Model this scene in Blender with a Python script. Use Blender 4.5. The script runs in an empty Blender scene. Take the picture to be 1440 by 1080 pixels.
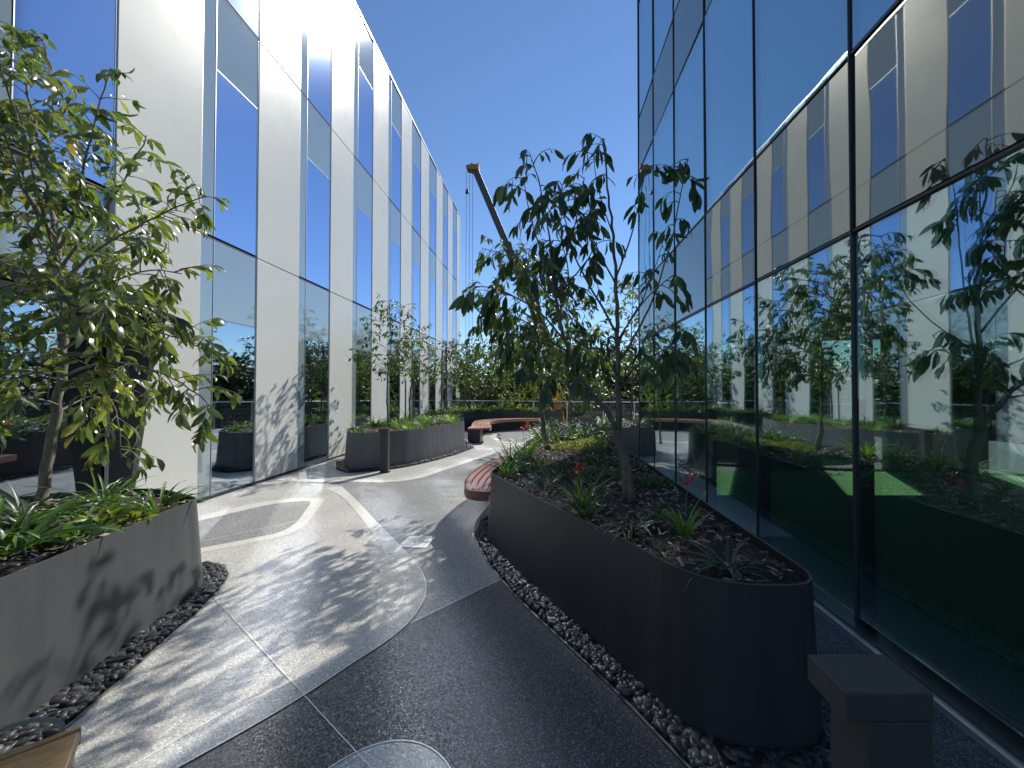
import bpy, bmesh, math, random
import numpy as np
from mathutils import Vector
R = math.radians
rng = np.random.default_rng(11)
random.seed(5)
scene = bpy.context.scene
COL = scene.collection

# ------------------------------------------------------------------ helpers
CAM_H = 1.6
F_PX = 545.0
PITCH = R(.9)
def W(px, py, Y):
    """survey helper: photo pixel + distance along the court -> world point"""
    u = px - 768.; v = 540. - py
    d = (u, F_PX*math.cos(PITCH) - v*math.sin(PITCH), F_PX*math.sin(PITCH) + v*math.cos(PITCH))
    t = Y / d[1]
    return (d[0]*t, Y, CAM_H + d[2]*t)

def link(o, parent=None):
    COL.objects.link(o)
    if parent is not None:
        o.parent = parent
    return o

def tag(o, label=None, cat=None, group=None, kind=None):
    if label: o['label'] = label
    if cat: o['category'] = cat
    if group: o['group'] = group
    if kind: o['kind'] = kind
    return o

def empty(name, loc, label, cat, group=None):
    o = bpy.data.objects.new(name, None)
    o.empty_display_size = .1
    o.location = loc
    link(o)
    return tag(o, label, cat, group)

class MB:
    def __init__(s):
        s.v = []; s.f = []; s.m = []
    def add(s, verts, faces, mi=0):
        b = len(s.v)
        s.v.extend([tuple(map(float, p)) for p in verts])
        s.f.extend([tuple(int(i)+b for i in f) for f in faces])
        s.m.extend([mi]*len(faces))
    def box(s, x0, x1, y0, y1, z0, z1, mi=0):
        v = [(x0,y0,z0),(x1,y0,z0),(x1,y1,z0),(x0,y1,z0),(x0,y0,z1),(x1,y0,z1),(x1,y1,z1),(x0,y1,z1)]
        s.add(v, [(0,3,2,1),(4,5,6,7),(0,1,5,4),(1,2,6,5),(2,3,7,6),(3,0,4,7)], mi)
    def tube(s, pts, radii, n=8, mi=0, cap=True):
        pts = [Vector(p) for p in pts]
        if not hasattr(radii, '__len__'): radii = [radii]*len(pts)
        radii = [float(r_) for r_ in radii]; rings = []
        up = Vector((0.13, .21, 1)).normalized()
        for i, p in enumerate(pts):
            a = pts[max(i-1, 0)]; b = pts[min(i+1, len(pts)-1)]
            t = (b-a).normalized()
            if abs(t.dot(up)) > .97: up = Vector((1, .2, .05)).normalized()
            x = t.cross(up).normalized(); y = x.cross(t)
            rings.append([p + radii[i]*(math.cos(2*math.pi*k/n)*x + math.sin(2*math.pi*k/n)*y) for k in range(n)])
        v = [q for r in rings for q in r]; f = []
        for i in range(len(pts)-1):
            for k in range(n):
                f.append((i*n+k, i*n+(k+1)%n, (i+1)*n+(k+1)%n, (i+1)*n+k))
        if cap:
            f.append(tuple(range(n-1, -1, -1))); f.append(tuple((len(pts)-1)*n+k for k in range(n)))
        s.add(v, f, mi)
    def prism(s, outline, z0, z1, mi=0):
        n = len(outline)
        v = [(x, y, z0) for x, y in outline] + [(x, y, z1) for x, y in outline]
        f = [tuple(range(n-1, -1, -1)), tuple(range(n, 2*n))]
        f += [(i, (i+1) % n, n+(i+1) % n, n+i) for i in range(n)]
        s.add(v, f, mi)
    def build(s, name, mats, parent=None, smooth=False, bevel=0, off=None):
        me = bpy.data.meshes.new(name)
        me.from_pydata(s.v, [], s.f)
        if not isinstance(mats, (list, tuple)): mats = [mats]
        for m in mats: me.materials.append(m)
        if len(mats) > 1: me.polygons.foreach_set('material_index', s.m)
        if smooth: me.polygons.foreach_set('use_smooth', [True]*len(me.polygons))
        me.update()
        o = bpy.data.objects.new(name, me)
        if off is not None:
            me.transform(__import__('mathutils').Matrix.Translation(-Vector(off)))
            if parent is None: o.location = off
        link(o, parent)
        if bevel:
            b = o.modifiers.new('bevel', 'BEVEL'); b.width = bevel; b.segments = 2; b.limit_method = 'ANGLE'
        return o

def np_obj(name, V, Fs, mat, parent=None, smooth=True):
    """V (n,3) array, Fs list of (m,k) arrays"""
    me = bpy.data.meshes.new(name)
    faces = []
    for A in Fs: faces.extend(A.tolist())
    me.from_pydata(V.tolist(), [], faces)
    mats = mat if isinstance(mat, (list, tuple)) else [mat]
    for m in mats: me.materials.append(m)
    if smooth: me.polygons.foreach_set('use_smooth', [True]*len(me.polygons))
    me.update()
    o = bpy.data.objects.new(name, me)
    return link(o, parent)

def catmull(pts, n=8, closed=False):
    pts = [np.array(p, float) for p in pts]
    out = []
    N = len(pts)
    rngi = range(N) if closed else range(N-1)
    for i in rngi:
        if closed:
            p0, p1, p2, p3 = pts[(i-1) % N], pts[i], pts[(i+1) % N], pts[(i+2) % N]
        else:
            p0, p1, p2, p3 = pts[max(i-1, 0)], pts[i], pts[i+1], pts[min(i+2, N-1)]
        # centripetal
        def tj(ti, a, b): return ti + max(np.linalg.norm(b-a), 1e-6)**.5
        t0 = 0.; t1 = tj(t0, p0, p1); t2 = tj(t1, p1, p2); t3 = tj(t2, p2, p3)
        for k in range(n):
            t = t1 + (t2-t1)*k/n
            A1 = (t1-t)/(t1-t0)*p0 + (t-t0)/(t1-t0)*p1
            A2 = (t2-t)/(t2-t1)*p1 + (t-t1)/(t2-t1)*p2
            A3 = (t3-t)/(t3-t2)*p2 + (t-t2)/(t3-t2)*p3
            B1 = (t2-t)/(t2-t0)*A1 + (t-t0)/(t2-t0)*A2
            B2 = (t3-t)/(t3-t1)*A2 + (t-t1)/(t3-t1)*A3
            out.append(tuple((t2-t)/(t2-t1)*B1 + (t-t1)/(t2-t1)*B2))
    if not closed: out.append(tuple(pts[-1]))
    return out

def rounded(poly, r, n=6):
    """polygon with corner radii -> dense outline; r number or list"""
    out = []
    N = len(poly)
    for i in range(N):
        p = np.array(poly[i], float); a = np.array(poly[i-1], float); b = np.array(poly[(i+1) % N], float)
        ri = r[i] if hasattr(r, '__len__') else r
        da = a-p; db = b-p
        la = min(ri, np.linalg.norm(da)*.48); lb = min(ri, np.linalg.norm(db)*.48)
        pa = p + da/np.linalg.norm(da)*la; pb = p + db/np.linalg.norm(db)*lb
        for k in range(n+1):
            t = k/n
            out.append(tuple((1-t)**2*pa + 2*t*(1-t)*p + t*t*pb))
    return out

def area(poly):
    return .5*sum(poly[i-1][0]*poly[i][1] - poly[i][0]*poly[i-1][1] for i in range(len(poly)))
def offset(poly, d):
    """outward offset (d>0) of closed outline"""
    s = 1 if area(poly) > 0 else -1
    out = []; N = len(poly)
    for i in range(N):
        a = Vector(poly[i-1]); b = Vector(poly[(i+1) % N])
        t = (b-a)
        if t.length < 1e-7: t = Vector((1, 0))
        t.normalize()
        out.append((poly[i][0] + s*d*t.y, poly[i][1] - s*d*t.x))
    return out
def inside(x, y, poly):
    c = False
    j = len(poly)-1
    for i in range(len(poly)):
        xi, yi = poly[i]; xj, yj = poly[j]
        if (yi > y) != (yj > y) and x < (xj-xi)*(y-yi)/(yj-yi) + xi: c = not c
        j = i
    return c

# ------------------------------------------------------------------ materials
def mat(name):
    m = bpy.data.materials.new(name); m.use_nodes = True
    nt = m.node_tree; nt.nodes.clear()
    out = nt.nodes.new('ShaderNodeOutputMaterial')
    return m, nt, out
def N(nt, typ, **kw):
    n = nt.nodes.new(typ)
    for k, v in kw.items():
        if k in n.inputs.keys(): n.inputs[k].default_value = v
        else: setattr(n, k, v)
    return n
def ramp(nt, stops, fac):
    r = nt.nodes.new('ShaderNodeValToRGB')
    e = r.color_ramp.elements
    while len(e) > 1: e.remove(e[-1])
    e[0].position = stops[0][0]; e[0].color = (*stops[0][1], 1)
    for p, c in stops[1:]:
        q = e.new(p); q.color = (*c, 1)
    nt.links.new(fac, r.inputs[0])
    return r.outputs[0]
def simple(name, col, rough=.5, metal=0, noise=0, nscale=8, bump=0, bscale=60, spec=.5, coat=0):
    m, nt, out = mat(name)
    p = N(nt, 'ShaderNodeBsdfPrincipled', Roughness=rough, Metallic=metal)
    p.inputs['Specular IOR Level'].default_value = spec
    p.inputs['Coat Weight'].default_value = coat
    tc = N(nt, 'ShaderNodeTexCoord')
    if noise:
        n = N(nt, 'ShaderNodeTexNoise', Scale=nscale, Detail=6)
        nt.links.new(tc.outputs['Object'], n.inputs['Vector'])
        c = ramp(nt, [(.3, tuple(x*(1-noise) for x in col)), (.7, tuple(min(1, x*(1+noise)) for x in col))], n.outputs[0])
        nt.links.new(c, p.inputs['Base Color'])
        r = N(nt, 'ShaderNodeMapRange'); r.inputs[3].default_value = rough*.85; r.inputs[4].default_value = min(1, rough*1.2)
        nt.links.new(n.outputs[0], r.inputs[0]); nt.links.new(r.outputs[0], p.inputs['Roughness'])
    else:
        p.inputs['Base Color'].default_value = (*col, 1)
    if bump:
        n2 = N(nt, 'ShaderNodeTexNoise', Scale=bscale, Detail=4)
        nt.links.new(tc.outputs['Object'], n2.inputs['Vector'])
        b = N(nt, 'ShaderNodeBump', Strength=bump, Distance=.01)
        nt.links.new(n2.outputs[0], b.inputs['Height']); nt.links.new(b.outputs[0], p.inputs['Normal'])
    nt.links.new(p.outputs[0], out.inputs[0])
    return m
def terrazzo(name, lo, mid, hi, rough=.62):
    m, nt, out = mat(name)
    tc = N(nt, 'ShaderNodeTexCoord')
    v = N(nt, 'ShaderNodeTexVoronoi', Scale=175.); nt.links.new(tc.outputs['Object'], v.inputs['Vector'])
    sep = N(nt, 'ShaderNodeSeparateColor'); nt.links.new(v.outputs['Color'], sep.inputs[0])
    c = ramp(nt, [(0, lo), (.3, mid), (.78, mid), (.9, hi), (1, hi)], sep.outputs[0])
    n = N(nt, 'ShaderNodeTexNoise', Scale=1.7, Detail=7); nt.links.new(tc.outputs['Object'], n.inputs['Vector'])
    c2 = ramp(nt, [(.3, (.86, .86, .86)), (.7, (1.06, 1.05, 1.04))], n.outputs[0])
    mx = N(nt, 'ShaderNodeMix', data_type='RGBA', blend_type='MULTIPLY'); mx.inputs[0].default_value = 1
    nt.links.new(c, mx.inputs[6]); nt.links.new(c2, mx.inputs[7])
    p = N(nt, 'ShaderNodeBsdfPrincipled', Roughness=rough); p.inputs['Specular IOR Level'].default_value = .35
    nt.links.new(mx.outputs[2], p.inputs['Base Color'])
    rr = N(nt, 'ShaderNodeMapRange'); rr.inputs[3].default_value = rough*.6; rr.inputs[4].default_value = rough*1.3
    nt.links.new(sep.outputs[1], rr.inputs[0]); nt.links.new(rr.outputs[0], p.inputs['Roughness'])
    b = N(nt, 'ShaderNodeBump', Strength=.25, Distance=.002)
    nt.links.new(sep.outputs[2], b.inputs['Height']); nt.links.new(b.outputs[0], p.inputs['Normal'])
    nt.links.new(p.outputs[0], out.inputs[0])
    return m
def glass(name, tint, refl_tint, f0, rough=0.0, wav=.012, wscale=.9, body=None):
    """coated architectural glass: reflective coat over tinted see-through (or opaque body for spandrels)"""
    m, nt, out = mat(name)
    tc = N(nt, 'ShaderNodeTexCoord')
    n = N(nt, 'ShaderNodeTexNoise', Scale=wscale, Detail=1.5); nt.links.new(tc.outputs['Object'], n.inputs['Vector'])
    b = N(nt, 'ShaderNodeBump', Strength=1, Distance=wav); nt.links.new(n.outputs[0], b.inputs['Height'])
    g = N(nt, 'ShaderNodeBsdfGlossy', Roughness=rough); g.inputs['Color'].default_value = (*refl_tint, 1)
    nt.links.new(b.outputs[0], g.inputs['Normal'])
    if body is None:
        t = N(nt, 'ShaderNodeBsdfTransparent'); t.inputs['Color'].default_value = (*tint, 1)
    else:
        t = N(nt, 'ShaderNodeBsdfDiffuse'); t.inputs['Color'].default_value = (*body, 1)
    lw = N(nt, 'ShaderNodeLayerWeight', Blend=.5)
    mr = N(nt, 'ShaderNodeMath', operation='POWER'); nt.links.new(lw.outputs['Facing'], mr.inputs[0]); mr.inputs[1].default_value = 3.
    ma = N(nt, 'ShaderNodeMapRange'); ma.inputs[3].default_value = f0; ma.inputs[4].default_value = .96
    nt.links.new(mr.outputs[0], ma.inputs[0])
    mx = N(nt, 'ShaderNodeMixShader'); nt.links.new(ma.outputs[0], mx.inputs[0])
    nt.links.new(t.outputs[0], mx.inputs[1]); nt.links.new(g.outputs[0], mx.inputs[2])
    nt.links.new(mx.outputs[0], out.inputs[0])
    return m
def leaf_mat(name, stops, trans, rough=.36, tw=.3, spec=.6):
    m, nt, out = mat(name)
    geo = N(nt, 'ShaderNodeNewGeometry')
    c = ramp(nt, stops, geo.outputs['Random Per Island'])
    p = N(nt, 'ShaderNodeBsdfPrincipled', Roughness=rough); p.inputs['Specular IOR Level'].default_value = spec
    nt.links.new(c, p.inputs['Base Color'])
    t = N(nt, 'ShaderNodeBsdfTranslucent')
    mxc = N(nt, 'ShaderNodeMix', data_type='RGBA', blend_type='MULTIPLY'); mxc.inputs[0].default_value = 1
    nt.links.new(c, mxc.inputs[6]); mxc.inputs[7].default_value = (*trans, 1)
    nt.links.new(mxc.outputs[2], t.inputs['Color'])
    mx = N(nt, 'ShaderNodeMixShader'); mx.inputs[0].default_value = tw
    nt.links.new(p.outputs[0], mx.inputs[1]); nt.links.new(t.outputs[0], mx.inputs[2])
    nt.links.new(mx.outputs[0], out.inputs[0])
    return m
def island_mat(name, stops, rough=.8, spec=.3, bump=0, bscale=80):
    m, nt, out = mat(name)
    geo = N(nt, 'ShaderNodeNewGeometry')
    c = ramp(nt, stops, geo.outputs['Random Per Island'])
    p = N(nt, 'ShaderNodeBsdfPrincipled', Roughness=rough); p.inputs['Specular IOR Level'].default_value = spec
    nt.links.new(c, p.inputs['Base Color']); nt.links.new(p.outputs[0], out.inputs[0])
    return m
def bark(name, a, b):
    m, nt, out = mat(name)
    tc = N(nt, 'ShaderNodeTexCoord')
    mp = N(nt, 'ShaderNodeMapping'); mp.inputs['Scale'].default_value = (30, 30, 9)
    nt.links.new(tc.outputs['Object'], mp.inputs[0])
    n = N(nt, 'ShaderNodeTexNoise', Scale=1., Detail=7, Roughness=.65); nt.links.new(mp.outputs[0], n.inputs['Vector'])
    c = ramp(nt, [(.3, a), (.5, tuple((x+y)/2 for x, y in zip(a, b))), (.68, b)], n.outputs[0])
    p = N(nt, 'ShaderNodeBsdfPrincipled', Roughness=.85)
    nt.links.new(c, p.inputs['Base Color'])
    bp = N(nt, 'ShaderNodeBump', Strength=.6, Distance=.01); nt.links.new(n.outputs[0], bp.inputs['Height'])
    nt.links.new(bp.outputs[0], p.inputs['Normal']); nt.links.new(p.outputs[0], out.inputs[0])
    return m
def timber(name, a, b, sc=(3, 40, 40), rough=.5):
    m, nt, out = mat(name)
    tc = N(nt, 'ShaderNodeTexCoord'); geo = N(nt, 'ShaderNodeNewGeometry')
    mp = N(nt, 'ShaderNodeMapping'); mp.inputs['Scale'].default_value = sc
    nt.links.new(tc.outputs['Object'], mp.inputs[0])
    n = N(nt, 'ShaderNodeTexNoise', Scale=1., Detail=8, Roughness=.6, Distortion=.4); nt.links.new(mp.outputs[0], n.inputs['Vector'])
    c = ramp(nt, [(.28, a), (.72, b)], n.outputs[0])
    c2 = ramp(nt, [(0, (.75, .75, .75)), (1, (1.1, 1.1, 1.1))], geo.outputs['Random Per Island'])
    mx = N(nt, 'ShaderNodeMix', data_type='RGBA', blend_type='MULTIPLY'); mx.inputs[0].default_value = 1
    nt.links.new(c, mx.inputs[6]); nt.links.new(c2, mx.inputs[7])
    p = N(nt, 'ShaderNodeBsdfPrincipled', Roughness=rough); nt.links.new(mx.outputs[2], p.inputs['Base Color'])
    bp = N(nt, 'ShaderNodeBump', Strength=.3, Distance=.004); nt.links.new(n.outputs[0], bp.inputs['Height'])
    nt.links.new(bp.outputs[0], p.inputs['Normal']); nt.links.new(p.outputs[0], out.inputs[0])
    return m

M = {}
M['panel'] = simple('white_panel', (.65, .65, .605), .27, noise=.015, nscale=1.1, spec=.22)
M['joint'] = simple('dark_joint', (.05, .05, .05), .6)
M['alu'] = simple('silver_trim', (.55, .56, .57), .35, metal=.8)
M['mull'] = simple('black_mullion', (.035, .038, .042), .35, spec=.5)
M['glassL'] = glass('blue_glass', (.16, .22, .24), (.64, .74, .84), .62, rough=.02, wav=.0008, wscale=.8)
M['glassU'] = glass('upper_blue_glass', (.16, .22, .24), (.63, .70, .88), .78, rough=.09, wav=.0005, wscale=.8)
M['spanL'] = glass('grey_spandrel_glass', None, (.70, .74, .75), .24, rough=.06, wav=.0008, wscale=.8, body=(.30, .36, .38))
M['glassR'] = glass('dark_green_glass', (.84, .97, .88), (.70, .84, .90), .50, rough=.012, wav=.0022, wscale=.9)
M['spanR'] = glass('bronze_spandrel_glass', None, (.62, .645, .60), .42, rough=.02, wav=.0022, wscale=.9, body=(.085, .088, .085))
M['inwall'] = simple('interior_wall', (.16, .19, .17), .9, noise=.1)
M['infloor'] = simple('green_carpet', (.26, .52, .20), .95, noise=.15, nscale=30)
M['conc'] = simple('concrete', (.3, .3, .29), .8, noise=.12)
def painted(name, col, rough):
    m, nt, out = mat(name)
    tc = N(nt, 'ShaderNodeTexCoord'); mp = N(nt, 'ShaderNodeMapping'); mp.inputs['Scale'].default_value = (9, 9, .7)
    nt.links.new(tc.outputs['Object'], mp.inputs[0])
    a = N(nt, 'ShaderNodeTexNoise', Scale=1., Detail=5); nt.links.new(mp.outputs[0], a.inputs['Vector'])
    b = N(nt, 'ShaderNodeTexNoise', Scale=2.2, Detail=8, Roughness=.65); nt.links.new(tc.outputs['Object'], b.inputs['Vector'])
    d = N(nt, 'ShaderNodeTexNoise', Scale=140., Detail=2); nt.links.new(tc.outputs['Object'], d.inputs['Vector'])
    c1 = ramp(nt, [(.35, tuple(x*.88 for x in col)), (.65, tuple(x*1.10 for x in col))], a.outputs[0])
    c2 = ramp(nt, [(.3, (.86, .87, .88)), (.62, (1.04, 1.03, 1.02)), (.74, (1.22, 1.20, 1.16))], b.outputs[0])
    mx = N(nt, 'ShaderNodeMix', data_type='RGBA', blend_type='MULTIPLY'); mx.inputs[0].default_value = 1
    nt.links.new(c1, mx.inputs[6]); nt.links.new(c2, mx.inputs[7])
    p = N(nt, 'ShaderNodeBsdfPrincipled', Roughness=rough); p.inputs['Specular IOR Level'].default_value = .32
    nt.links.new(mx.outputs[2], p.inputs['Base Color'])
    rr = N(nt, 'ShaderNodeMapRange'); rr.inputs[3].default_value = rough*.8; rr.inputs[4].default_value = rough*1.25
    nt.links.new(b.outputs[0], rr.inputs[0]); nt.links.new(rr.outputs[0], p.inputs['Roughness'])
    bp = N(nt, 'ShaderNodeBump', Strength=.08, Distance=.004); nt.links.new(d.outputs[0], bp.inputs['Height']); nt.links.new(bp.outputs[0], p.inputs['Normal'])
    nt.links.new(p.outputs[0], out.inputs[0])
    return m
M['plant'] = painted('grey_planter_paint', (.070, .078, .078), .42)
M['plant_lit'] = painted('lit_grey_planter_paint', (.125, .127, .128), .45)  # same grey planter paint, lightened: brighter light put into the colour
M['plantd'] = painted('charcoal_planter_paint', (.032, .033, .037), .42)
M['zinc'] = simple('zinc_strip', (.72, .72, .68), .5)
M['edge'] = simple('steel_edging', (.5, .5, .48), .35, metal=.8)
M['tz_grey'] = terrazzo('grey_terrazzo', (.10, .10, .10), (.235, .235, .225), (.50, .50, .48))
M['tz_beige'] = terrazzo('beige_terrazzo', (.22, .21, .18), (.45, .435, .39), (.72, .71, .68))
M['tz_cream'] = terrazzo('cream_terrazzo', (.36, .35, .30), (.60, .585, .52), (.8, .79, .75))
M['tz_band'] = terrazzo('stone_terrazzo', (.22, .22, .20), (.42, .42, .40), (.7, .7, .68))
M['tz_dark'] = terrazzo('charcoal_terrazzo', (.010, .012, .016), (.046, .050, .056), (.15, .16, .18), rough=.6)
M['pebble'] = island_mat('river_pebble', [(0, (.012, .012, .013)), (.6, (.034, .034, .036)), (.9, (.065, .066, .068)), (1, (.12, .12, .12))], .40, .4)
M['soil'] = simple('soil', (.03, .022, .016), .95, noise=.4, nscale=40, bump=1, bscale=50)
M['grit'] = simple('dark_grit', (.02, .02, .021), .9, noise=.4, nscale=60, bump=.6, bscale=120)
M['chip'] = island_mat('bark_chip', [(0, (.02, .013, .009)), (.4, (.085, .055, .04)), (.7, (.20, .145, .105)), (.9, (.40, .32, .25)), (1, (.6, .52, .42))], .75)
M['bark'] = bark('grey_bark', (.10, .085, .065), (.30, .26, .20))
M['barkd'] = bark('brown_bark', (.06, .05, .04), (.19, .16, .125))
M['twig'] = simple('twig', (.14, .13, .07), .7)
M['leafL'] = leaf_mat('glossy_olive_leaf', [(0, (.035, .065, .024)), (.5, (.075, .115, .040)), (.85, (.13, .165, .055)), (.975, (.19, .20, .05)), (1, (.22, .15, .05))], (2.3, 2.2, .9), .30, .45, .9)
M['leafR'] = leaf_mat('deep_green_leaf', [(0, (.020, .046, .022)), (.6, (.044, .086, .034)), (.93, (.085, .13, .042)), (1, (.15, .17, .04))], (2.2, 2.2, .9), .38, .34)
M['leafM'] = leaf_mat('mid_green_leaf', [(0, (.022, .052, .018)), (.6, (.05, .095, .030)), (1, (.13, .17, .05))], (2.2, 2.1, .8), .36, .36)
M['leafY'] = leaf_mat('lime_leaf', [(0, (.07, .12, .02)), (.6, (.14, .20, .035)), (1, (.28, .30, .05))], (1.8, 1.7, .7), .45, .45)
M['leafW'] = leaf_mat('woodland_leaf', [(0, (.012, .022, .010)), (.6, (.030, .048, .020)), (1, (.085, .090, .040))], (1.6, 1.6, .7), .6, .14, .3)
M['blade'] = leaf_mat('strap_leaf', [(0, (.03, .075, .015)), (.6, (.07, .15, .03)), (1, (.15, .24, .06))], (1.8, 1.8, .7), .36, .3)
M['bladeD'] = leaf_mat('grey_green_strap_leaf', [(0, (.025, .05, .025)), (.6, (.05, .09, .045)), (1, (.12, .16, .09))], (1.6, 1.7, .8), .4, .2)
M['bladeY'] = leaf_mat('lime_strap_leaf', [(0, (.07, .15, .015)), (1, (.20, .34, .05))], (1.8, 1.8, .6), .36, .4)
M['cover'] = leaf_mat('sage_leaf', [(0, (.03, .06, .03)), (.6, (.09, .14, .065)), (1, (.18, .24, .12))], (1.6, 1.6, .8), .5, .25)
M['red'] = leaf_mat('red_petal', [(0, (.45, .012, .02)), (1, (.75, .06, .06))], (1.2, .8, .8), .5, .35)
M['jarrah'] = timber('red_brown_timber', (.10, .036, .022), (.29, .12, .075))
M['jarrahl'] = timber('orange_timber', (.24, .105, .06), (.48, .25, .15))
M['stool'] = timber('knotty_orange_timber', (.36, .15, .045), (.78, .46, .18), sc=(9, 30, 9), rough=.4)
M['rope'] = simple('grey_rope', (.24, .22, .17), .8, noise=.2, nscale=60, bump=.5, bscale=200)
M['boll'] = simple('bollard_paint', (.045, .045, .046), .45, noise=.08, nscale=12, spec=.35)
M['blend'] = simple('bollard_lens', (.10, .10, .085), .3)
M['grate'] = simple('pale_grate', (.68, .69, .66), .4, noise=.06)
M['crane'] = simple('crane_grey', (.055, .052, .052), .5, noise=.1)
M['orange'] = simple('orange_paint', (.75, .22, .03), .45, noise=.05)
M['headp'] = simple('worn_orange_paint', (.34, .15, .06), .6, noise=.25, nscale=2)
M['cable'] = simple('steel_cable', (.10, .10, .11), .5)
M['earth'] = simple('earth', (.035, .038, .02), .95, noise=.4, nscale=.7)
m, nt, out = mat('clear_glass')
t_ = N(nt, 'ShaderNodeBsdfTransparent'); t_.inputs[0].default_value = (.86, .93, .9, 1)
g_ = N(nt, 'ShaderNodeBsdfGlossy', Roughness=0.); mx_ = N(nt, 'ShaderNodeMixShader'); mx_.inputs[0].default_value = .07
nt.links.new(t_.outputs[0], mx_.inputs[1]); nt.links.new(g_.outputs[0], mx_.inputs[2]); nt.links.new(mx_.outputs[0], out.inputs[0])
M['clear'] = m

# ------------------------------------------------------------------ sun, sky, camera
SUN_AZ, SUN_EL = R(28), R(41)
w = bpy.data.worlds.new('World'); scene.world = w; w.use_nodes = True
nt = w.node_tree
sky = nt.nodes.new('ShaderNodeTexSky'); sky.sky_type = 'NISHITA'; sky.sun_disc = False
sky.sun_elevation = SUN_EL; sky.sun_rotation = SUN_AZ; sky.altitude = 50; sky.air_density = 1.0; sky.dust_density = 0; sky.ozone_density = 6.5
bg = nt.nodes['Background']; bg.inputs[1].default_value = .135
nt.links.new(sky.outputs[0], bg.inputs[0])
sd = bpy.data.lights.new('sun', 'SUN'); sd.energy = 4.6; sd.angle = R(.53); sd.color = (1, .955, .88)
so = bpy.data.objects.new('sun', sd); link(so)
sdir = Vector((math.sin(SUN_AZ)*math.cos(SUN_EL), math.cos(SUN_AZ)*math.cos(SUN_EL), math.sin(SUN_EL)))
so.rotation_euler = sdir.to_track_quat('Z', 'Y').to_euler()
so.location = sdir*50
cd = bpy.data.cameras.new('camera'); cd.sensor_width = 36; cd.lens = F_PX/1440*36
cd.shift_x = -48/1440; cd.clip_end = 600; cd.clip_start = .02
co = bpy.data.objects.new('camera', cd); link(co)
co.location = (0, 0, CAM_H); co.rotation_euler = (math.pi/2 + PITCH, 0, 0)
scene.camera = co
vs = scene.view_settings
vs.view_transform = 'Standard'; vs.look = 'None'; vs.exposure = .13; vs.gamma = 1
cy = scene.cycles
cy.max_bounces = 10; cy.diffuse_bounces = 4; cy.glossy_bounces = 6; cy.transparent_max_bounces = 24; cy.transmission_bounces = 6
cy.caustics_reflective = True; cy.blur_glossy = 0; cy.sample_clamp_indirect = 40
cy.use_guiding = True; cy.use_surface_guiding = True; cy.surface_guiding_probability = .6; cy.guiding_training_samples = 0

# ------------------------------------------------------------------ ground and paving
def sheet(name, outline, z, m):
    b = MB(); n = len(outline)
    o = outline if area(outline) > 0 else outline[::-1]
    b.add([(x, y, z*.4) for x, y in o], [tuple(range(n))])
    return tag(b.build(name, m), kind='structure')
def ribbon(name, line, wd, z, m, closed=False, h=0):
    """flat inlaid strip along a line"""
    b = MB(); L = [Vector(p) for p in line]; n = len(L); l = []; r = []
    for i in range(n):
        a = L[(i-1) % n] if closed or i else L[0]; c = L[(i+1) % n] if closed or i < n-1 else L[-1]
        t = (c-a).normalized(); nn = Vector((-t.y, t.x))*wd/2
        l.append(L[i]+nn); r.append(L[i]-nn)
    v = [(p.x, p.y, z*.4) for p in l] + [(p.x, p.y, z*.4) for p in r]
    f = [(i, n+i, n+(i+1) % n, (i+1) % n) for i in range(n if closed else n-1)]
    b.add(v, f)
    return b.build(name, m)

g = MB(); g.add([(-400, -300, -5), (400, -300, -5), (400, 500, -5), (-400, 500, -5)], [(0, 1, 2, 3)])
tag(g.build('ground', M['earth']), kind='structure')
deck = MB()
deck.prism([(-4.93, -9), (14, -9), (14, 12.4), (6, 15.1), (2.2, 16.6), (-4.93, 18.7)], -.5, 0)
tag(deck.build('terrace', M['tz_grey']), kind='structure')

outer = catmull([(-3.41, 6.47), (-2.86, 5.78), (-2.04, 4.7), (-1.54, 4.05), (-1.16, 3.54), (-.985, 3.2), (-.93, 2.95), (-.94, 2.72), (-1.0, 2.52), (-1.12, 2.31), (-1.26, 2.06), (-1.4, 1.86), (-1.55, 1.67), (-1.9, 1.2), (-2.4, .4), (-3, -1.5)], 6)
inner = catmull([(-3.62, 6.33), (-3.13, 5.9), (-2.5, 5.11), (-1.8, 4.15), (-1.36, 3.52), (-1.2, 3.3), (-1.12, 3.1), (-1.09, 2.9), (-1.12, 2.69), (-1.2, 2.48), (-1.38, 2.17), (-1.62, 1.9), (-1.75, 1.68), (-2.1, 1.2), (-2.62, .4), (-3.2, -1.5)], 6)
sheet('charcoal_paving', [(-.95, 2.66), (-.38, 3.3), (.5, 4.25), (1.96, 4.25), (1.96, -5), (-4, -5), (-3, -1.5), (-2.4, .4), (-1.9, 1.2), (-1.6, 1.67), (-1.3, 2.06)], .004, M['tz_dark'])
sheet('beige_paving', outer + [(-4.92, -1.5), (-4.92, 6.95), (-4.2, 6.72), (-3.75, 6.62)], .008, M['tz_beige'])
sheet('band_paving', outer + inner[::-1], .012, M['tz_band'])
sheet('band_cream_paving', outer[:22] + inner[:22][::-1], .016, M['tz_cream'])
ribbon('paving_strip', outer, .006, .020, M['zinc'])['kind'] = 'structure'
ribbon('paving_strip', inner[20:], .005, .020, M['zinc'])['kind'] = 'structure'
eo = rounded([(-4.9, 3.2), (-4.5, 4.75), (-4.12, 5.5), (-3.86, 5.72), (-3.28, 5.78), (-3.18, 5.55), (-2.84, 4.6), (-2.82, 4.3), (-3.3, 3.9), (-4.2, 3.1)], .16, 4)
ei = rounded([(-4.7, 3.3), (-4.3, 4.6), (-3.95, 5.3), (-3.74, 5.54), (-3.39, 5.62), (-3.28, 5.4), (-2.99, 4.66), (-2.97, 4.36), (-3.45, 3.98), (-4.2, 3.35)], .13, 4)
sheet('inset_border_paving', eo, .012, M['tz_cream'])
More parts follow.
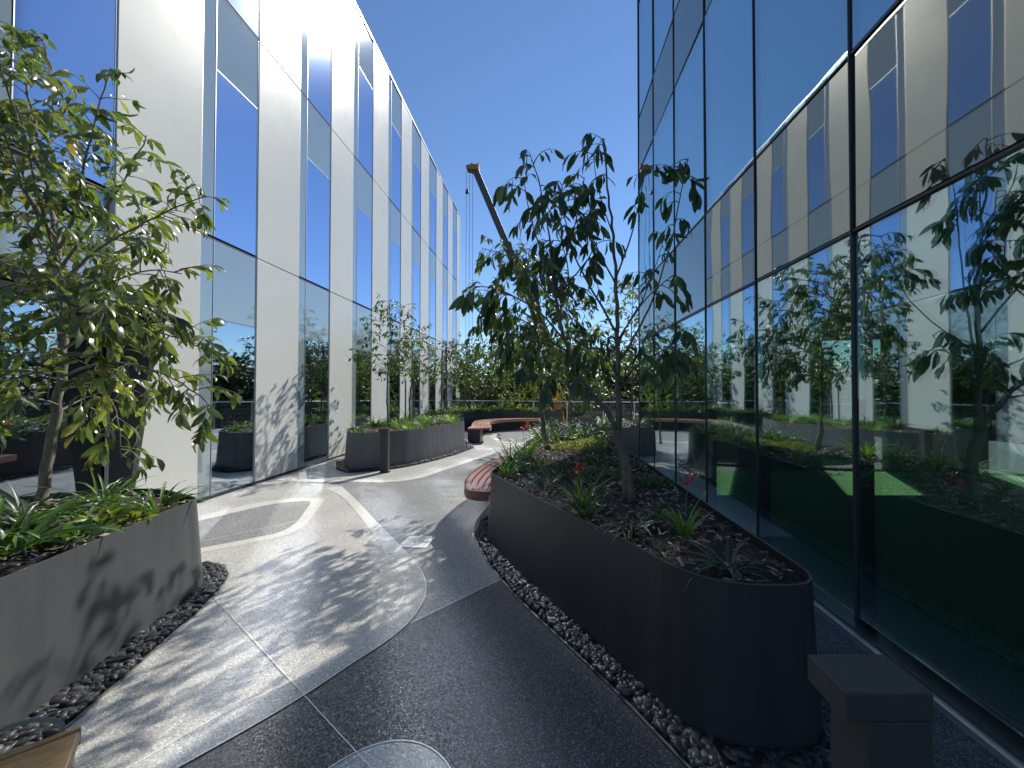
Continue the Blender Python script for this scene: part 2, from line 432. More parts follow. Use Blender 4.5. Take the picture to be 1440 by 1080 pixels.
sheet('inset_grey_paving', ei, .016, M['tz_grey'])
ribbon('paving_strip', [(-3.75, 3.98), (-3.02, 4.75)], .006, .020, M['zinc'])['kind'] = 'structure'
ribbon('paving_strip', [(-2.6, 3.04), (-1.262, 2.049)], .005, .024, M['zinc'])['kind'] = 'structure'
ribbon('paving_strip', [(-1.262, 2.049), (.1, 1.04)], .005, .014, M['zinc'])['kind'] = 'structure'
ribbon('paving_strip', [(-.92, 2.68), (-.38, 3.3), (.1, 3.85)], .005, .020, M['zinc'])['kind'] = 'structure'
stripe = catmull([(-5.0, 7.1), (-4.2, 6.85), (-3.33, 6.86), (-2.84, 6.82), (-2.42, 7.03), (-2.11, 7.78), (-1.52, 9.46), (-.97, 11.), (-.1, 13.15), (.8, 15)], 6)
sheet('upper_beige_paving', stripe + [(-2, 15.5), (-4.92, 12), (-4.92, 7.2)], .004, M['tz_beige'])
ribbon('stripe_paving', stripe, .17, .008, M['tz_cream'])['kind'] = 'structure'
go = rounded([(2, 16.0), (-.6, 15.9), (-1.6, 15.4), (-2.0, 14.4), (-1.9, 13.0), (-1.46, 11.85), (-.9, 11.55), (.8, 12.2), (2, 13)], .3, 4)
sheet('far_border_paving', go, .012, M['tz_cream']); sheet('far_grey_paving', offset(go, -.2), .016, M['tz_grey'])
el = [(-.66 + .37*math.cos(a), 1.32 + .47*math.sin(a)) for a in np.linspace(0, 2*math.pi, 48, endpoint=False)]
sheet('oval_paving', el, .008, M['tz_band'])
ribbon('paving_strip', el, .006, .018, M['zinc'], True)['kind'] = 'structure'

# ------------------------------------------------------------------ planters
SEAMS = []
def planter_wall(top, h, flare, m, parent, name='wall', lip=.012, seams=()):
    b = MB(); n = len(top)
    bot = offset(top, flare); inn = offset(top, -lip)
    v = [(x, y, 0) for x, y in bot] + [(x, y, h) for x, y in top] + [(x, y, h) for x, y in inn] + [(x, y, h-.14) for x, y in inn]
    s = area(top) > 0
    for k in range(3):
        f = [(k*n+i, k*n+(i+1) % n, (k+1)*n+(i+1) % n, (k+1)*n+i) for i in range(n)]
        if not s: f = [q[::-1] for q in f]
        b.f.extend(f); b.m.extend([0]*n)
    b.v.extend(v)
    w_ = b.build(name, m, parent)
    for (sx, sy) in seams:          # welded panel joints
        i = min(range(n), key=lambda k_: (top[k_][0]-sx)**2+(top[k_][1]-sy)**2)
        j = (i+1) % n; tp = Vector(top[i]); bt = Vector(bot[i]); tg = (Vector(top[j])-tp).normalized()*.0022
        nn = (bt-tp).normalized()*.0008
        sb = MB(); sb.add([(*(bt+nn-tg), .01), (*(bt+nn+tg), .01), (*(tp+nn+tg), h-.004), (*(tp+nn-tg), h-.004)], [(0, 1, 2, 3)])
        so_ = sb.build('seam', M['joint'], None); SEAMS.append(so_)
    return w_
def mulch(name, label, top, h, nchips, size=.035, bumpz=.03):
    """bumpy soil with loose bark chips over it"""
    o = offset(top, -.02)
    xs = [p[0] for p in o]; ys = [p[1] for p in o]
    b = MB()
    step = .12
    nx = int((max(xs)-min(xs))/step)+2; ny = int((max(ys)-min(ys))/step)+2
    grid = {}
    ins = offset(top, -.05)
    n = len(o)
    b.add([(x, y, h-.05) for x, y in o], [tuple(range(n)) if area(o) > 0 else tuple(range(n-1, -1, -1))])
    P = []
    while len(P) < nchips:
        x = random.uniform(min(xs), max(xs)); y = random.uniform(min(ys), max(ys))
        if inside(x, y, ins): P.append((x, y))
    P = np.array(P); k = len(P)
    z = h-.045 + bumpz*(.5+.5*np.sin(P[:, 0]*7+1)*np.cos(P[:, 1]*6)) + rng.random(k)*.022
    L = size*(.4+rng.random(k)*1.1); Wd = L*(.22+.35*rng.random(k)); a = rng.random(k)*6.283
    tilt = rng.normal(0, .35, k); roll = rng.normal(0, .4, k)
    d = np.stack([np.cos(a)*np.cos(tilt), np.sin(a)*np.cos(tilt), np.sin(tilt)], 1)
    s = np.stack([-np.sin(a)*np.cos(roll), np.cos(a)*np.cos(roll), np.sin(roll)], 1)
    u = np.cross(d, s); c = np.concatenate([P, z[:, None]], 1)
    T = L*.12
    V = np.stack([c-d*L[:, None]/2-s*Wd[:, None]/2*.6, c+d*L[:, None]/2-s*Wd[:, None]/2*.5, c+d*L[:, None]/2*.9+s*Wd[:, None]/2, c-d*L[:, None]/2+s*Wd[:, None]/2*.8, c+u*T[:, None]], 1)
    base = len(b.v)
    b.v.extend(map(tuple, V.reshape(-1, 3).tolist()))
    for i in range(k):
        q = base+i*5
        b.f += [(q, q+1, q+4), (q+1, q+2, q+4), (q+2, q+3, q+4), (q+3, q, q+4)]
    b.m.extend([0]+[1]*0); b.m = [0] + [1]*(4*k)
    ob = b.build(name, [M['soil'], M['chip']])
    return tag(ob, label, 'mulch', kind='stuff')

_ico = bmesh.new(); bmesh.ops.create_icosphere(_ico, subdivisions=2, radius=1)
ICO_V = np.array([v.co[:] for v in _ico.verts]); ICO_F = np.array([[v.index for v in f.verts] for f in _ico.faces]); _ico.free()
def pebbles(name, label, poly, hole, dens, z=.018):
    xs = [p[0] for p in poly]; ys = [p[1] for p in poly]; C = []
    A = (max(xs)-min(xs))*(max(ys)-min(ys)); tries = int(A*dens)
    for i in range(tries):
        x = random.uniform(min(xs), max(xs)); y = random.uniform(min(ys), max(ys))
        if inside(x, y, poly) and not inside(x, y, hole): C.append((x, y))
    k = len(C); C = np.array(C)
    s = .013+.015*rng.random(k)**1.5
    sc = np.stack([s*(1.1+.5*rng.random(k)), s*(.75+.3*rng.random(k)), s*(.42+.25*rng.random(k))], 1)
    V = ICO_V[None]*sc[:, None]
    V = V*(1+.12*np.sin(V[:, :, [1, 2, 0]]/s[:, None, None]*2.3+rng.random(k)[:, None, None]*6))
    a = rng.random(k)*6.283; t = rng.normal(0, .35, k)
    ct, st = np.cos(t)[:, None], np.sin(t)[:, None]
    x, y, zz = V[:, :, 0], V[:, :, 1], V[:, :, 2]
    y, zz = y*ct-zz*st, y*st+zz*ct
    ca, sa = np.cos(a)[:, None], np.sin(a)[:, None]
    x, y = x*ca-y*sa, x*sa+y*ca
    V = np.stack([x+C[:, 0:1], y+C[:, 1:2], zz+(z+.02*rng.random(k))[:, None]], 2).reshape(-1, 3)
    Fc = (ICO_F[None]+(np.arange(k)*len(ICO_V))[:, None, None]).reshape(-1, 3)
    o = np_obj(name, V, [Fc], M['pebble'])
    return tag(o, label, 'pebbles', kind='stuff')

def bed(poly, hole, label, dens):
    sheet('pebble_bed', poly, .022, M['grit'])
    pebbles('river_pebbles', label, offset(poly, -.022), hole, dens)
    r = ribbon('edging_strip', poly, .012, .030, M['edge'], True); r['kind'] = 'structure'

H_P = .73
# right planter
RT = rounded([(-.6, 4.12), (-.05, 3.08), (.40, 2.37), (.72, 1.74), (1.27, 1.74), (1.24, 2.9), (1.21, 4.83), (1.12, 6.4), (1.15, 8.1), (.9, 8.9), (.1, 8.8), (-.12, 8.1), (-.36, 5.85), (-.50, 4.9)],
             [.10, .6, .6, .28, .20, .5, .5, .5, .5, .4, .4, .4, .4, .3], 6)
pr_ = empty('planter', (.4, 4.5, 0), 'long charcoal planter with a pointed near end beside the dark glass wall', 'planter')
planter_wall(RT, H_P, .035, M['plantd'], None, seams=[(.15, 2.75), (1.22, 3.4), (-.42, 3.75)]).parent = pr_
for q_ in SEAMS: q_.parent = pr_
SEAMS.clear()
def reparent(o, p):
    o.parent = p; o.location = -p.location
for ch in list(pr_.children): ch.location = -pr_.location
mulch('bark_mulch', 'shaded dark bark mulch in the long planter by the glass wall', RT, H_P, 6500, .042)
RB = offset(RT, .035)
bedR = rounded([(-.80, 4.75), (-.80, 4.28), (-.54, 3.60), (-.23, 3.0), (.11, 2.48), (.37, 2.08), (.60, 1.66), (.86, 1.22), (1.30, 1.40), (1.46, 1.95), (1.45, 2.3), (1.40, 4.8), (1.30, 6.4), (1.34, 8.4), (.9, 9.1), (0, 9.0), (-.3, 8.1), (-.5, 6.2), (-.62, 5.2)],
               [.12, .12, .4, .4, .4, .4, .3, .2, .2, .3, .2, .4, .4, .3, .3, .3, .3, .3, .3], 5)
bed(bedR, RB, 'black river pebbles round the foot of the long charcoal planter', 4600)
# left planter
LT = rounded([(-2.3, .7), (-2.51, 1.79), (-2.68, 2.6), (-2.79, 3.14), (-3.5, 3.5), (-4.35, 3.25), (-4.35, .2), (-2.6, -.2)], [.4, .3, .5, .10, .3, .3, .2, .3], 6)
pl_ = empty('planter', (-3.4, 1.8, 0), 'grey planter at the left edge with its long side catching the sun', 'planter')
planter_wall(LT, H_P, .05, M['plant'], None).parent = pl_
for q_ in SEAMS: q_.parent = pl_
SEAMS.clear()
for ch in list(pl_.children): ch.location = -pl_.location
mulch('bark_mulch', 'sunlit brown bark mulch in the near left grey planter', LT, H_P, 2600, .045)
bedL = rounded([(-2.0, .7), (-2.24, 1.67), (-2.28, 1.95), (-2.40, 2.4), (-2.50, 2.84), (-2.68, 3.30), (-2.86, 3.50), (-3.2, 3.6), (-4.4, 3.4), (-4.45, .1), (-2.5, -.4)], [.3, .3, .3, .3, .3, .15, .12, .1, .1, .1, .1], 5)
bed(bedL, offset(LT, .05), 'black river pebbles along the foot of the near left grey planter', 4200)
# middle left planter
MT = rounded([(-3.86, 7.70), (-3.22, 7.98), (-3.02, 8.20), (-2.66, 8.95), (-2.24, 10.6), (-2.5, 11.6), (-3.1, 12.6), (-4.3, 12.6), (-4.45, 8.6)], [.08, .14, .2, .8, .10, .4, .3, .3, .4], 6)
pm_ = empty('planter', (-3.3, 9.5, 0), 'grey planter midway along the striped wall with a near-black near end', 'planter')
planter_wall(MT, .75, .05, M['plant_lit'], None, seams=[(-2.48, 9.5), (-2.9, 8.4)]).parent = pm_
for q_ in SEAMS: q_.parent = pm_
SEAMS.clear()
for ch in list(pm_.children): ch.location = -pm_.location
mulch('bark_mulch', 'sunlit bark mulch in the planter midway along the striped wall', MT, .75, 1800, .05)
bedM = rounded([(-4.2, 7.75), (-3.82, 7.46), (-3.2, 7.74), (-2.90, 8.05), (-2.55, 8.7), (-2.22, 9.6), (-1.98, 10.75), (-2.3, 11.7), (-3, 12.8), (-4.5, 12.8), (-4.6, 8.5)], .15, 4)
bed(bedM, offset(MT, .05), 'dark river pebbles round the planter midway along the striped wall', 1300)
# far planter
FT = rounded([(-4.6, 14.2), (-3.6, 14.9), (-2.6, 15.7), (-1.4, 16.1), (.55, 15.95), (.75, 16.5), (-2, 17.3), (-4.6, 17.9)], [.2, .4, .6, .6, .1, .2, .3, .2], 5)
pf_ = empty('planter', (-1.8, 16.4, 0), 'near-black low planter behind the timber corner bench at the far end', 'planter')
planter_wall(FT, .72, .05, M['plantd'], None, seams=[(-1.4, 16.1), (-2.6, 15.6)]).parent = pf_
for q_ in SEAMS: q_.parent = pf_
SEAMS.clear()
for ch in list(pf_.children): ch.location = -pf_.location
mulch('bark_mulch', 'bark mulch in the near-black planter at the far end', FT, .72, 700, .06)
# planter past the glass corner
QT = rounded([(1.35, 9.6), (2.3, 9.15), (6.5, 8.9), (8, 9.4), (8, 11), (4.5, 12.2), (2, 11.9), (1.45, 11)], [.2, .4, .4, .2, .3, .3, .3, .3], 5)
pq_ = empty('planter', (4, 10.4, 0), 'grey planter just past the corner of the dark glass building', 'planter')
planter_wall(QT, .70, .05, M['plant_lit'], None, seams=[(3.5, 9.05)]).parent = pq_
for q_ in SEAMS: q_.parent = pq_
SEAMS.clear()
for ch in list(pq_.children): ch.location = -pq_.location
mulch('bark_mulch', 'bark mulch in the planter past the glass corner', QT, .70, 900, .06)

# ------------------------------------------------------------------ timber benches
def bench(name, label, outer_l, inner_l, z, nsl, m, gap=.012, th=.045, legs=(), base=False):
    """slats follow the curve between the outer and the inner line"""
    O = np.array(outer_l); I = np.array(inner_l); c = (O.mean(0)+I.mean(0))/2
    root = empty(name, (c[0], c[1], 0), label, 'bench')
    def strip(f0, f1, z0, z1, nm, m=m):
        a = O*(1-f0)+I*f0; d = O*(1-f1)+I*f1
        bb = MB(); n = len(a)
        v = [(x, y, z1) for x, y in a]+[(x, y, z1) for x, y in d]+[(x, y, z0) for x, y in a]+[(x, y, z0) for x, y in d]
        f = []
        for i in range(n-1):
            f += [(i, i+1, n+i+1, n+i), (2*n+i+1, 2*n+i, 3*n+i, 3*n+i+1), (i+1, i, 2*n+i, 2*n+i+1), (n+i, n+i+1, 3*n+i+1, 3*n+i)]
        f += [(0, n, 3*n, 2*n), (n-1, 3*n-1, 4*n-1, 2*n-1)]
        bb.add(v, f)
        o = bb.build(nm, m); o.parent = root; o.location = -root.location
        bm = bmesh.new(); bm.from_mesh(o.data); bmesh.ops.recalc_face_normals(bm, faces=bm.faces); bm.to_mesh(o.data); bm.free()
        return o
    wd = np.linalg.norm(O-I, axis=1).mean(); gf = gap/wd
    strip(-.03, .0, z-.10, z+.004, 'edge_board')
    if base: strip(.42, .97, .002, z-th-.002, 'base', M['plantd'])
    for i in range(nsl):
        strip(i/nsl+gf/2+.004, (i+1)/nsl-gf/2, z-th, z, 'slat')
    for (x, y) in legs:
        bb = MB(); bb.box(x-.03, x+.03, y-.03, y+.03, 0, z-th-.003)
        o = bb.build('leg', M['boll']); o.parent = root; o.location = -root.location
    return root
bo = catmull([(-.64, 4.34), (-.80, 4.37), (-.90, 4.46), (-.99, 4.75), (-1.03, 5.1), (-1.0, 5.6), (-.94, 6.0), (-.80, 6.5), (-.62, 6.9)], 5)
bi = catmull([(-.63, 4.42), (-.63, 4.45), (-.62, 4.55), (-.60, 4.8), (-.57, 5.1), (-.52, 5.6), (-.475, 6.0), (-.42, 6.5), (-.38, 6.9)], 5)
bench('timber_bench', 'red-brown timber bench with a rounded end wrapped on the side of the charcoal planter', bo, bi, .46, 5, M['jarrah'], gap=.017)
fo = catmull([(-1.72, 11.75), (-1.74, 12.25), (-1.95, 13.2), (-1.98, 14.2), (-1.5, 15.05), (-.7, 15.45), (-.25, 15.5)], 5)
fi = catmull([(-2.36, 11.6), (-2.38, 12.3), (-2.55, 13.4), (-2.6, 14.7), (-1.95, 15.65), (-.9, 15.98), (-.25, 16.0)], 5)
bench('timber_bench', 'orange slatted timber corner bench in front of the far near-black planter', fo, fi, .46, 6, M['jarrahl'], base=True)

# ------------------------------------------------------------------ left building
XL = -4.97
FLOORS = [(0.0, 2.66, 3.86), (3.86, 6.43, 7.64), (7.64, 10.2, 11.6)]
lb = empty('office_building', (XL-8, 8, 0), 'pale striped building with white panels alternating with tall blue glass strips', 'building')
def lpart(b, name, m, parent=None, **k):
    o = b.build(name, m, None, **k); o.parent = parent or lb
    o.location = -lb.location if parent is None else (0, 0, 0)
    return o
EDGE = [3.33-2.2*3, 3.33-2.2*2, 3.33-2.2*2+1.09, 1.13, 2.22, 3.33, 4.42, 5.53, 6.61, 7.74, 8.85, 9.89, 10.99, 12.07, 13.15, 14.18, 15.22, 16.27, 17.37, 18.43, 19.4, 20.4, 21.35, 22.2]
E0 = -5.47
edges = [E0+1.1*i for i in range(8)] + EDGE[5:]   # glass first, then panel, alternating
edges = [-5.47, -4.37, -3.27, -2.17, -1.07, .03, 1.13, 2.22] + EDGE[5:]
BEV = .004
def is_glass(i): return i % 2 == 1
for i in range(len(edges)-1):
    y0, y1 = edges[i], edges[i+1]
    # glass strips are those starting at 3.33, 5.53, 7.74 ...
    idx = i - 8
    gl = (idx % 2 == 0)
    for fi_, (z0, zs, z1) in enumerate(FLOORS):
        if gl:
            if fi_ == 0 and abs(y0-3.33) < .01: continue   # the doorway takes this bay
            ys = y0+.24
            pb = MB(); pb.box(XL-.03, XL, ys, y1-.012, z0+.04, zs)
            win = lpart(pb, 'window', M['glassL'] if fi_ == 0 else M['glassU'])
            sb = MB(); sb.box(XL-.03, XL-.002, y0+.012, ys-.018, z0+.04, z1-.012); lpart(sb, 'side_panel', M['spanL'], win)
            sb = MB(); sb.box(XL-.03, XL-.001, ys, y1-.012, zs+.02, z1-.012); lpart(sb, 'spandrel_panel', M['spanL'], win)
            fb = MB()
            fb.box(XL-.05, XL+.004, ys-.012, ys-.002, z0+.04, z1-.012)
            fb.box(XL-.05, XL+.003, ys, y1-.012, zs+.005, zs+.015)
            fb.box(XL-.05, XL+.006, y0+.003, y0+.011, z0+.04, z1-.012); fb.box(XL-.05, XL+.006, y1-.011, y1-.003, z0+.04, z1-.012)
            lpart(fb, 'frame', M['alu'], win)
        else:
            pb = MB(); pb.box(XL-.06, XL+.016, y0+.004, y1-.004, z0+.04 if fi_ == 0 else z0+.008, z1-.008)
            lpart(pb, 'cladding_panel', M['panel'], bevel=.006)
for zj in (3.86, 7.64):
    b = MB(); b.box(XL-.06, XL+.003, -5.47, 22.2, zj-.010, zj+.006); lpart(b, 'floor_joint', M['joint'])
b = MB(); b.box(XL-.06, XL+.03, -5.47, 22.2, 0, .036); lpart(b, 'base_channel', M['mull'])
b = MB(); b.box(XL-.4, XL+.03, -5.47, 22.22, 11.604, 11.66); lpart(b, 'parapet_cap', M['alu'])
b = MB(); b.box(XL-14, XL-.9, -5.4, 22.1, -.5, 11.5); b.box(XL-.9, XL-.08, -5.4, 22.1, 3.5, 3.8); b.box(XL-.9, XL-.08, -5.4, 22.1, 7.3, 7.6); b.box(XL-.9, XL-.08, -5.4, 22.1, 11.2, 11.5); b.box(XL-.9, XL-.08, 22.0, 22.1, 0, 11.2)
lpart(b, 'core', M['inwall'])
b = MB(); b.box(XL-14, XL-.065, 22.12, 22.2, -.5, 11.6); lpart(b, 'end_wall', M['panel'])
# doorway hood
b = MB()
dep = lambda z: .20 + (z/2.62)*.36
def blade(bb, y0, y1):
    v = []
    for (z, d) in ((.04, dep(0)), (2.62, dep(2.62))):
        v += [(XL+.02, y0, z), (XL+d, y0, z), (XL+d, y1, z), (XL+.02, y1, z)]
    bb.add(v, [(0, 3, 2, 1), (4, 5, 6, 7), (0, 1, 5, 4), (1, 2, 6, 5), (2, 3, 7, 6), (3, 0, 4, 7)])
blade(b, 4.40, 4.46); blade(b, 2.16, 2.22)
b.box(XL+.02, XL+dep(2.62)+.01, 2.15, 4.47, 2.622, 2.68)
hood = lpart(b, 'door_surround', M['crane'])
b = MB(); b.box(XL-.1, XL-.06, 2.23, 4.4, .04, 2.62); dr = lpart(b, 'door', M['mull'])
b = MB(); b.box(XL-.05, XL-.045, 2.35, 3.25, .2, 2.5); b.box(XL-.05, XL-.045, 3.38, 4.3, .2, 2.5); lpart(b, 'pane', M['glassL'], dr)
b = MB(); b.tube([(XL-.0, 3.25, .95), (XL-.0, 3.25, 1.35)], .012); lpart(b, 'handle', M['alu'], dr)
b = MB(); b.box(XL-.09, XL-.05, 3.33, 4.41, 2.69, 3.85); lpart(b, 'door_head_panel', M['spanL'])

# ------------------------------------------------------------------ right building
XR = 2.07
rb = empty('office_building', (XR+5, 2, 0), 'dark glass curtain wall building reflecting the striped facade opposite', 'building')
def rpart(b, name, m, parent=None, **k):
    o = b.build(name, m, None, **k); o.parent = parent or rb
    o.location = -rb.location if parent is None else (0, 0, 0)
    return o
YM = [8.6-1.2*i for i in range(0, 13)]
RF = [(0.0, 2.67, 3.88), (3.88, 6.47, 7.66), (7.66, 10.25, 11.44), (11.44, 14.0, 15.2)]
for i in range(len(YM)-1):
    y1, y0 = YM[i], YM[i+1]
    for fi_, (z0, zs, z1) in enumerate(RF):
        if fi_ >= 2 and y0 < 2.5: continue
        zb = .10 if fi_ == 0 else z0+.02
        # each pane sits a touch out of true, as real glazing does
        tw = random.uniform(-.009, .007); tl = random.uniform(-.004, .004)
        def pane(za, zb_, nm, m, par=None):
            bb = MB()
            xs = lambda y, z: XR + (y-(y0+y1)/2)*tw + (z-(za+zb_)/2)*tl
            v = [(xs(y, z)+dx, y, z) for dx in (0, .024) for (y, z) in ((y0+.02, za), (y1-.02, za), (y1-.02, zb_), (y0+.02, zb_))]
            bb.add(v, [(0, 3, 2, 1), (4, 5, 6, 7), (0, 1, 5, 4), (1, 2, 6, 5), (2, 3, 7, 6), (3, 0, 4, 7)])
            return rpart(bb, nm, m, par)
        wn = pane(zb, zs-.02, 'window', M['glassR'])
        pane(zs+.02, z1-.02, 'spandrel_panel', M['spanR'], wn)
for i, y in enumerate(YM):
    b = MB(); b.box(XR-.010, XR+.12, y-.006, y+.006, .05, 15.2 if y > 2.5 else 7.66); b.box(XR-.018, XR-.0105, y-.004, y+.004, .06, 15.1 if y > 2.5 else 7.6)
    rpart(b, 'mullion', M['mull'])
for (z0, zs, z1) in RF:
    for z in (zs, z1):
        b = MB(); b.box(XR-.008, XR+.10, YM[-1], 8.6, z-.008, z+.008); rpart(b, 'transom', M['mull'])
b = MB(); b.box(XR-.06, XR+.1, YM[-1], 8.62, 0, .05); rpart(b, 'sill', M['mull'])
b = MB(); b.box(XR-.105, XR-.061, YM[-1], 8.62, 0, .030); rpart(b, 'sill_flashing', M['alu'])
# inside: green carpet, ceiling, back wall, end wall with openings
b = MB(); b.box(XR+.12, 11, -5.7, 7.5, .01, .03); rpart(b, 'interior_floor', M['infloor'])
b = MB(); b.box(XR+.19, 11.2, -5.8, 8.55, 2.72, 3.8); b.box(XR+.19, 11.2, 2.4, 8.55, 6.5, 7.6); b.box(XR+.19, 11.2, 2.4, 8.55, 10.3, 11.4); b.box(XR+.19, 11.2, 2.4, 8.55, 14.1, 15.2); rpart(b, 'floor_slab', M['inwall'])
b = MB(); b.box(11, 11.2, -5.8, 8.55, 0, 2.72); b.box(XR+.1, 11.2, -5.9, -5.8, 0, 3.8); b.box(11, 11.2, 2.4, 8.5, 3.8, 15); b.box(XR+.2, 11, 2.3, 2.4, 3.8, 15.2); rpart(b, 'back_wall', M['inwall'])
b = MB()
def wy(x): return 8.55-(x-2.07)*.22
def ew(x0, x1, z0, z1, th=.12):
    v = [(x, wy(x)+d, z) for z in (z0, z1) for (x, d) in ((x0, 0), (x1, 0), (x1, th), (x0, th))]
    b.add(v, [(0, 3, 2, 1), (4, 5, 6, 7), (0, 1, 5, 4), (1, 2, 6, 5), (2, 3, 7, 6), (3, 0, 4, 7)])
ops = [(3.62, 4.02), (5.55, 6.62), (8.2, 10.6)]
xx = XR+.19
for (a, c) in ops:
    ew(xx, a, 0, 2.72); ew(a, c, 0, .05); ew(a, c, 2.6, 2.72); xx = c
ew(xx, 11, 0, 2.72)
rpart(b, 'end_wall', M['inwall'])
b = MB()
for (a, c) in ops:
    v = [(x, wy(x)+.06, z) for z in (.05, 2.6) for x in (a, c)]
    b.add(v, [(0, 1, 3, 2)])
rpart(b, 'end_window', M['clear'])
b = MB(); b.box(XR+.03, 11.2, 8.56, 8.62, 3.8, 15.2); rpart(b, 'end_facade', M['spanR'])

# ------------------------------------------------------------------ foliage builders
def unit(a): return a/np.maximum(np.linalg.norm(a, axis=-1, keepdims=True), 1e-9)
TS = np.array([.28, .58, .84]); TW = np.array([.82, 1., .55])
def leaves(P, D, L, wr=.15, bend=.7, fold=.25, upj=.5):
    """P base points, D directions, L lengths -> (verts, faces list)"""
    k = len(P); D = unit(D)
    up = np.array([0, 0, 1.])+rng.normal(0, upj, (k, 3))
    S = unit(np.cross(D, up)); U = np.cross(S, D)
    th = bend*(.3+1.1*rng.random(k)); th = np.maximum(th, .02)
    def at(t): return (np.sin(th*t)/th*L)[:, None]*D - ((1-np.cos(th*t))/th*L)[:, None]*U
    Wd = L*wr*(.8+.4*rng.random(k))
    rows = [P]
    for t, wv in zip(TS, TW):
        c = P+at(t); e = S*(Wd*wv)[:, None]; u = U*(Wd*wv*fold)[:, None]
        rows += [c-e+u, c, c+e+u]
    rows.append(P+at(1.))
    V = np.stack(rows, 1)           # k, 11, 3
    b = (np.arange(k)*11)[:, None]
    tri = np.array([[0, 2, 1], [0, 3, 2], [7, 8, 10], [8, 9, 10]])
    quad = np.array([[1, 2, 5, 4], [2, 3, 6, 5], [4, 5, 8, 7], [5, 6, 9, 8]])
    T = (tri[None]+b[:, None]).reshape(-1, 3); Q = (quad[None]+b[:, None]).reshape(-1, 4)
    return V.reshape(-1, 3), T, Q
def resample(pts, step):
    pts = np.array(catmull(pts, 6)) if len(pts) > 2 else np.array(pts, float)
    d = np.r_[0, np.cumsum(np.linalg.norm(np.diff(pts, axis=0), axis=1))]
    n = max(3, int(d[-1]/step)+1); s = np.linspace(0, d[-1], n)
    return np.stack([np.interp(s, d, pts[:, i]) for i in range(3)], 1), s

def make_tree(name, label, cat, base, limbs, leafmat, barkmat, group=None, leaf=.12, wr=.15, twig=(.18, .42), tstep=.09, lstep=.035,
              droop=.6, start=.3, bend=.7, up=.25, n=9, keep=1.0, jitter=.35):
    """limbs: list of (polyline, r0, r1, leafy_from) -> trunk part (wood) and crown part (twigs + leaves)"""
    root = empty(name, base, label, cat, group)
    tb = MB(); twg = MB(); LP = []; LD = []; LL = []
    for (pl, r0, r1, lf) in limbs:
        q, s = resample(pl, .08)
        if len(q) > 5:
            q[1:-1] += rng.normal(0, .006, q[1:-1].shape)*min(1, r0*40)
        rad = r0+(r1-r0)*(s/s[-1])**.8
        if r0 > .02 and lf > .25: rad[0] *= 1.25
        tb.tube(q, list(rad), n if r0 > .015 else 5)
        if lf >= 1: continue
        tot = s[-1]; d = lf*tot
        while d < tot:
            d += tstep*random.uniform(.5, 1.5)
            dd = min(d, tot); i = min(int(dd/tot*(len(q)-1)), len(q)-2)
            p = q[i]+(q[i+1]-q[i])*random.random(); tg = unit(q[i+1]-q[i])
            side = rng.normal(0, 1, 3); side -= tg*side.dot(tg); side = unit(side)
            dr = unit(.55*tg+.85*side+np.array([0, 0, up+rng.normal(0, .15)]))
            ln = random.uniform(*twig)*(1.15-.45*dd/tot)
            if random.random() > keep: continue
            m_ = 6; tp = [p]; cur = dr.copy()
            for j in range(m_):
                cur = unit(cur+np.array([0, 0, -droop*.16])+rng.normal(0, .10, 3)); tp.append(tp[-1]+cur*ln/m_)
            tp = np.array(tp); twg.tube(tp, list(np.linspace(.0042, .0014, m_+1)*(leaf/.12)**.5), 4, cap=False)
            a = .15*ln; sg = 1
            while a < ln:
                a += lstep*random.uniform(.7, 1.4); a_ = min(a, ln)
                j = min(int(a_/ln*m_), m_-1); fr = a_/ln*m_-j
                pp = tp[j]+(tp[j+1]-tp[j])*min(fr, 1); t2 = unit(tp[j+1]-tp[j])
                sd_ = unit(np.cross(t2, [0, 0, 1.])+rng.normal(0, jitter, 3))*sg; sg = -sg
                LP.append(pp); LD.append(unit(.7*t2+.75*sd_+np.array([0, 0, -droop*random.uniform(.3, 1.2)]))); LL.append(leaf*random.uniform(.62, 1.2))
            # terminal leaf
            LP.append(tp[-1]); LD.append(unit(t2+np.array([0, 0, -droop*.5]))); LL.append(leaf*random.uniform(.6, 1.))
    tr = tb.build('trunk', barkmat, root, smooth=True); tr.location = -Vector(base)
    V, T, Q = leaves(np.array(LP), np.array(LD), np.array(LL), wr, bend)
    tv = np.array(twg.v); nV = len(V)
    allV = np.concatenate([V, tv]); tq = np.array(twg.f)+nV
    me = bpy.data.meshes.new('crown')
    me.from_pydata(allV.tolist(), [], T.tolist()+Q.tolist()+tq.tolist())
    me.materials.append(leafmat); me.materials.append(M['twig'])
    me.polygons.foreach_set('material_index', [0]*(len(T)+len(Q))+[1]*len(tq))
    me.polygons.foreach_set('use_smooth', [True]*len(me.polygons)); me.update()
    o = bpy.data.objects.new('crown', me); link(o, root); o.location = -Vector(base)
    return root, len(LP)

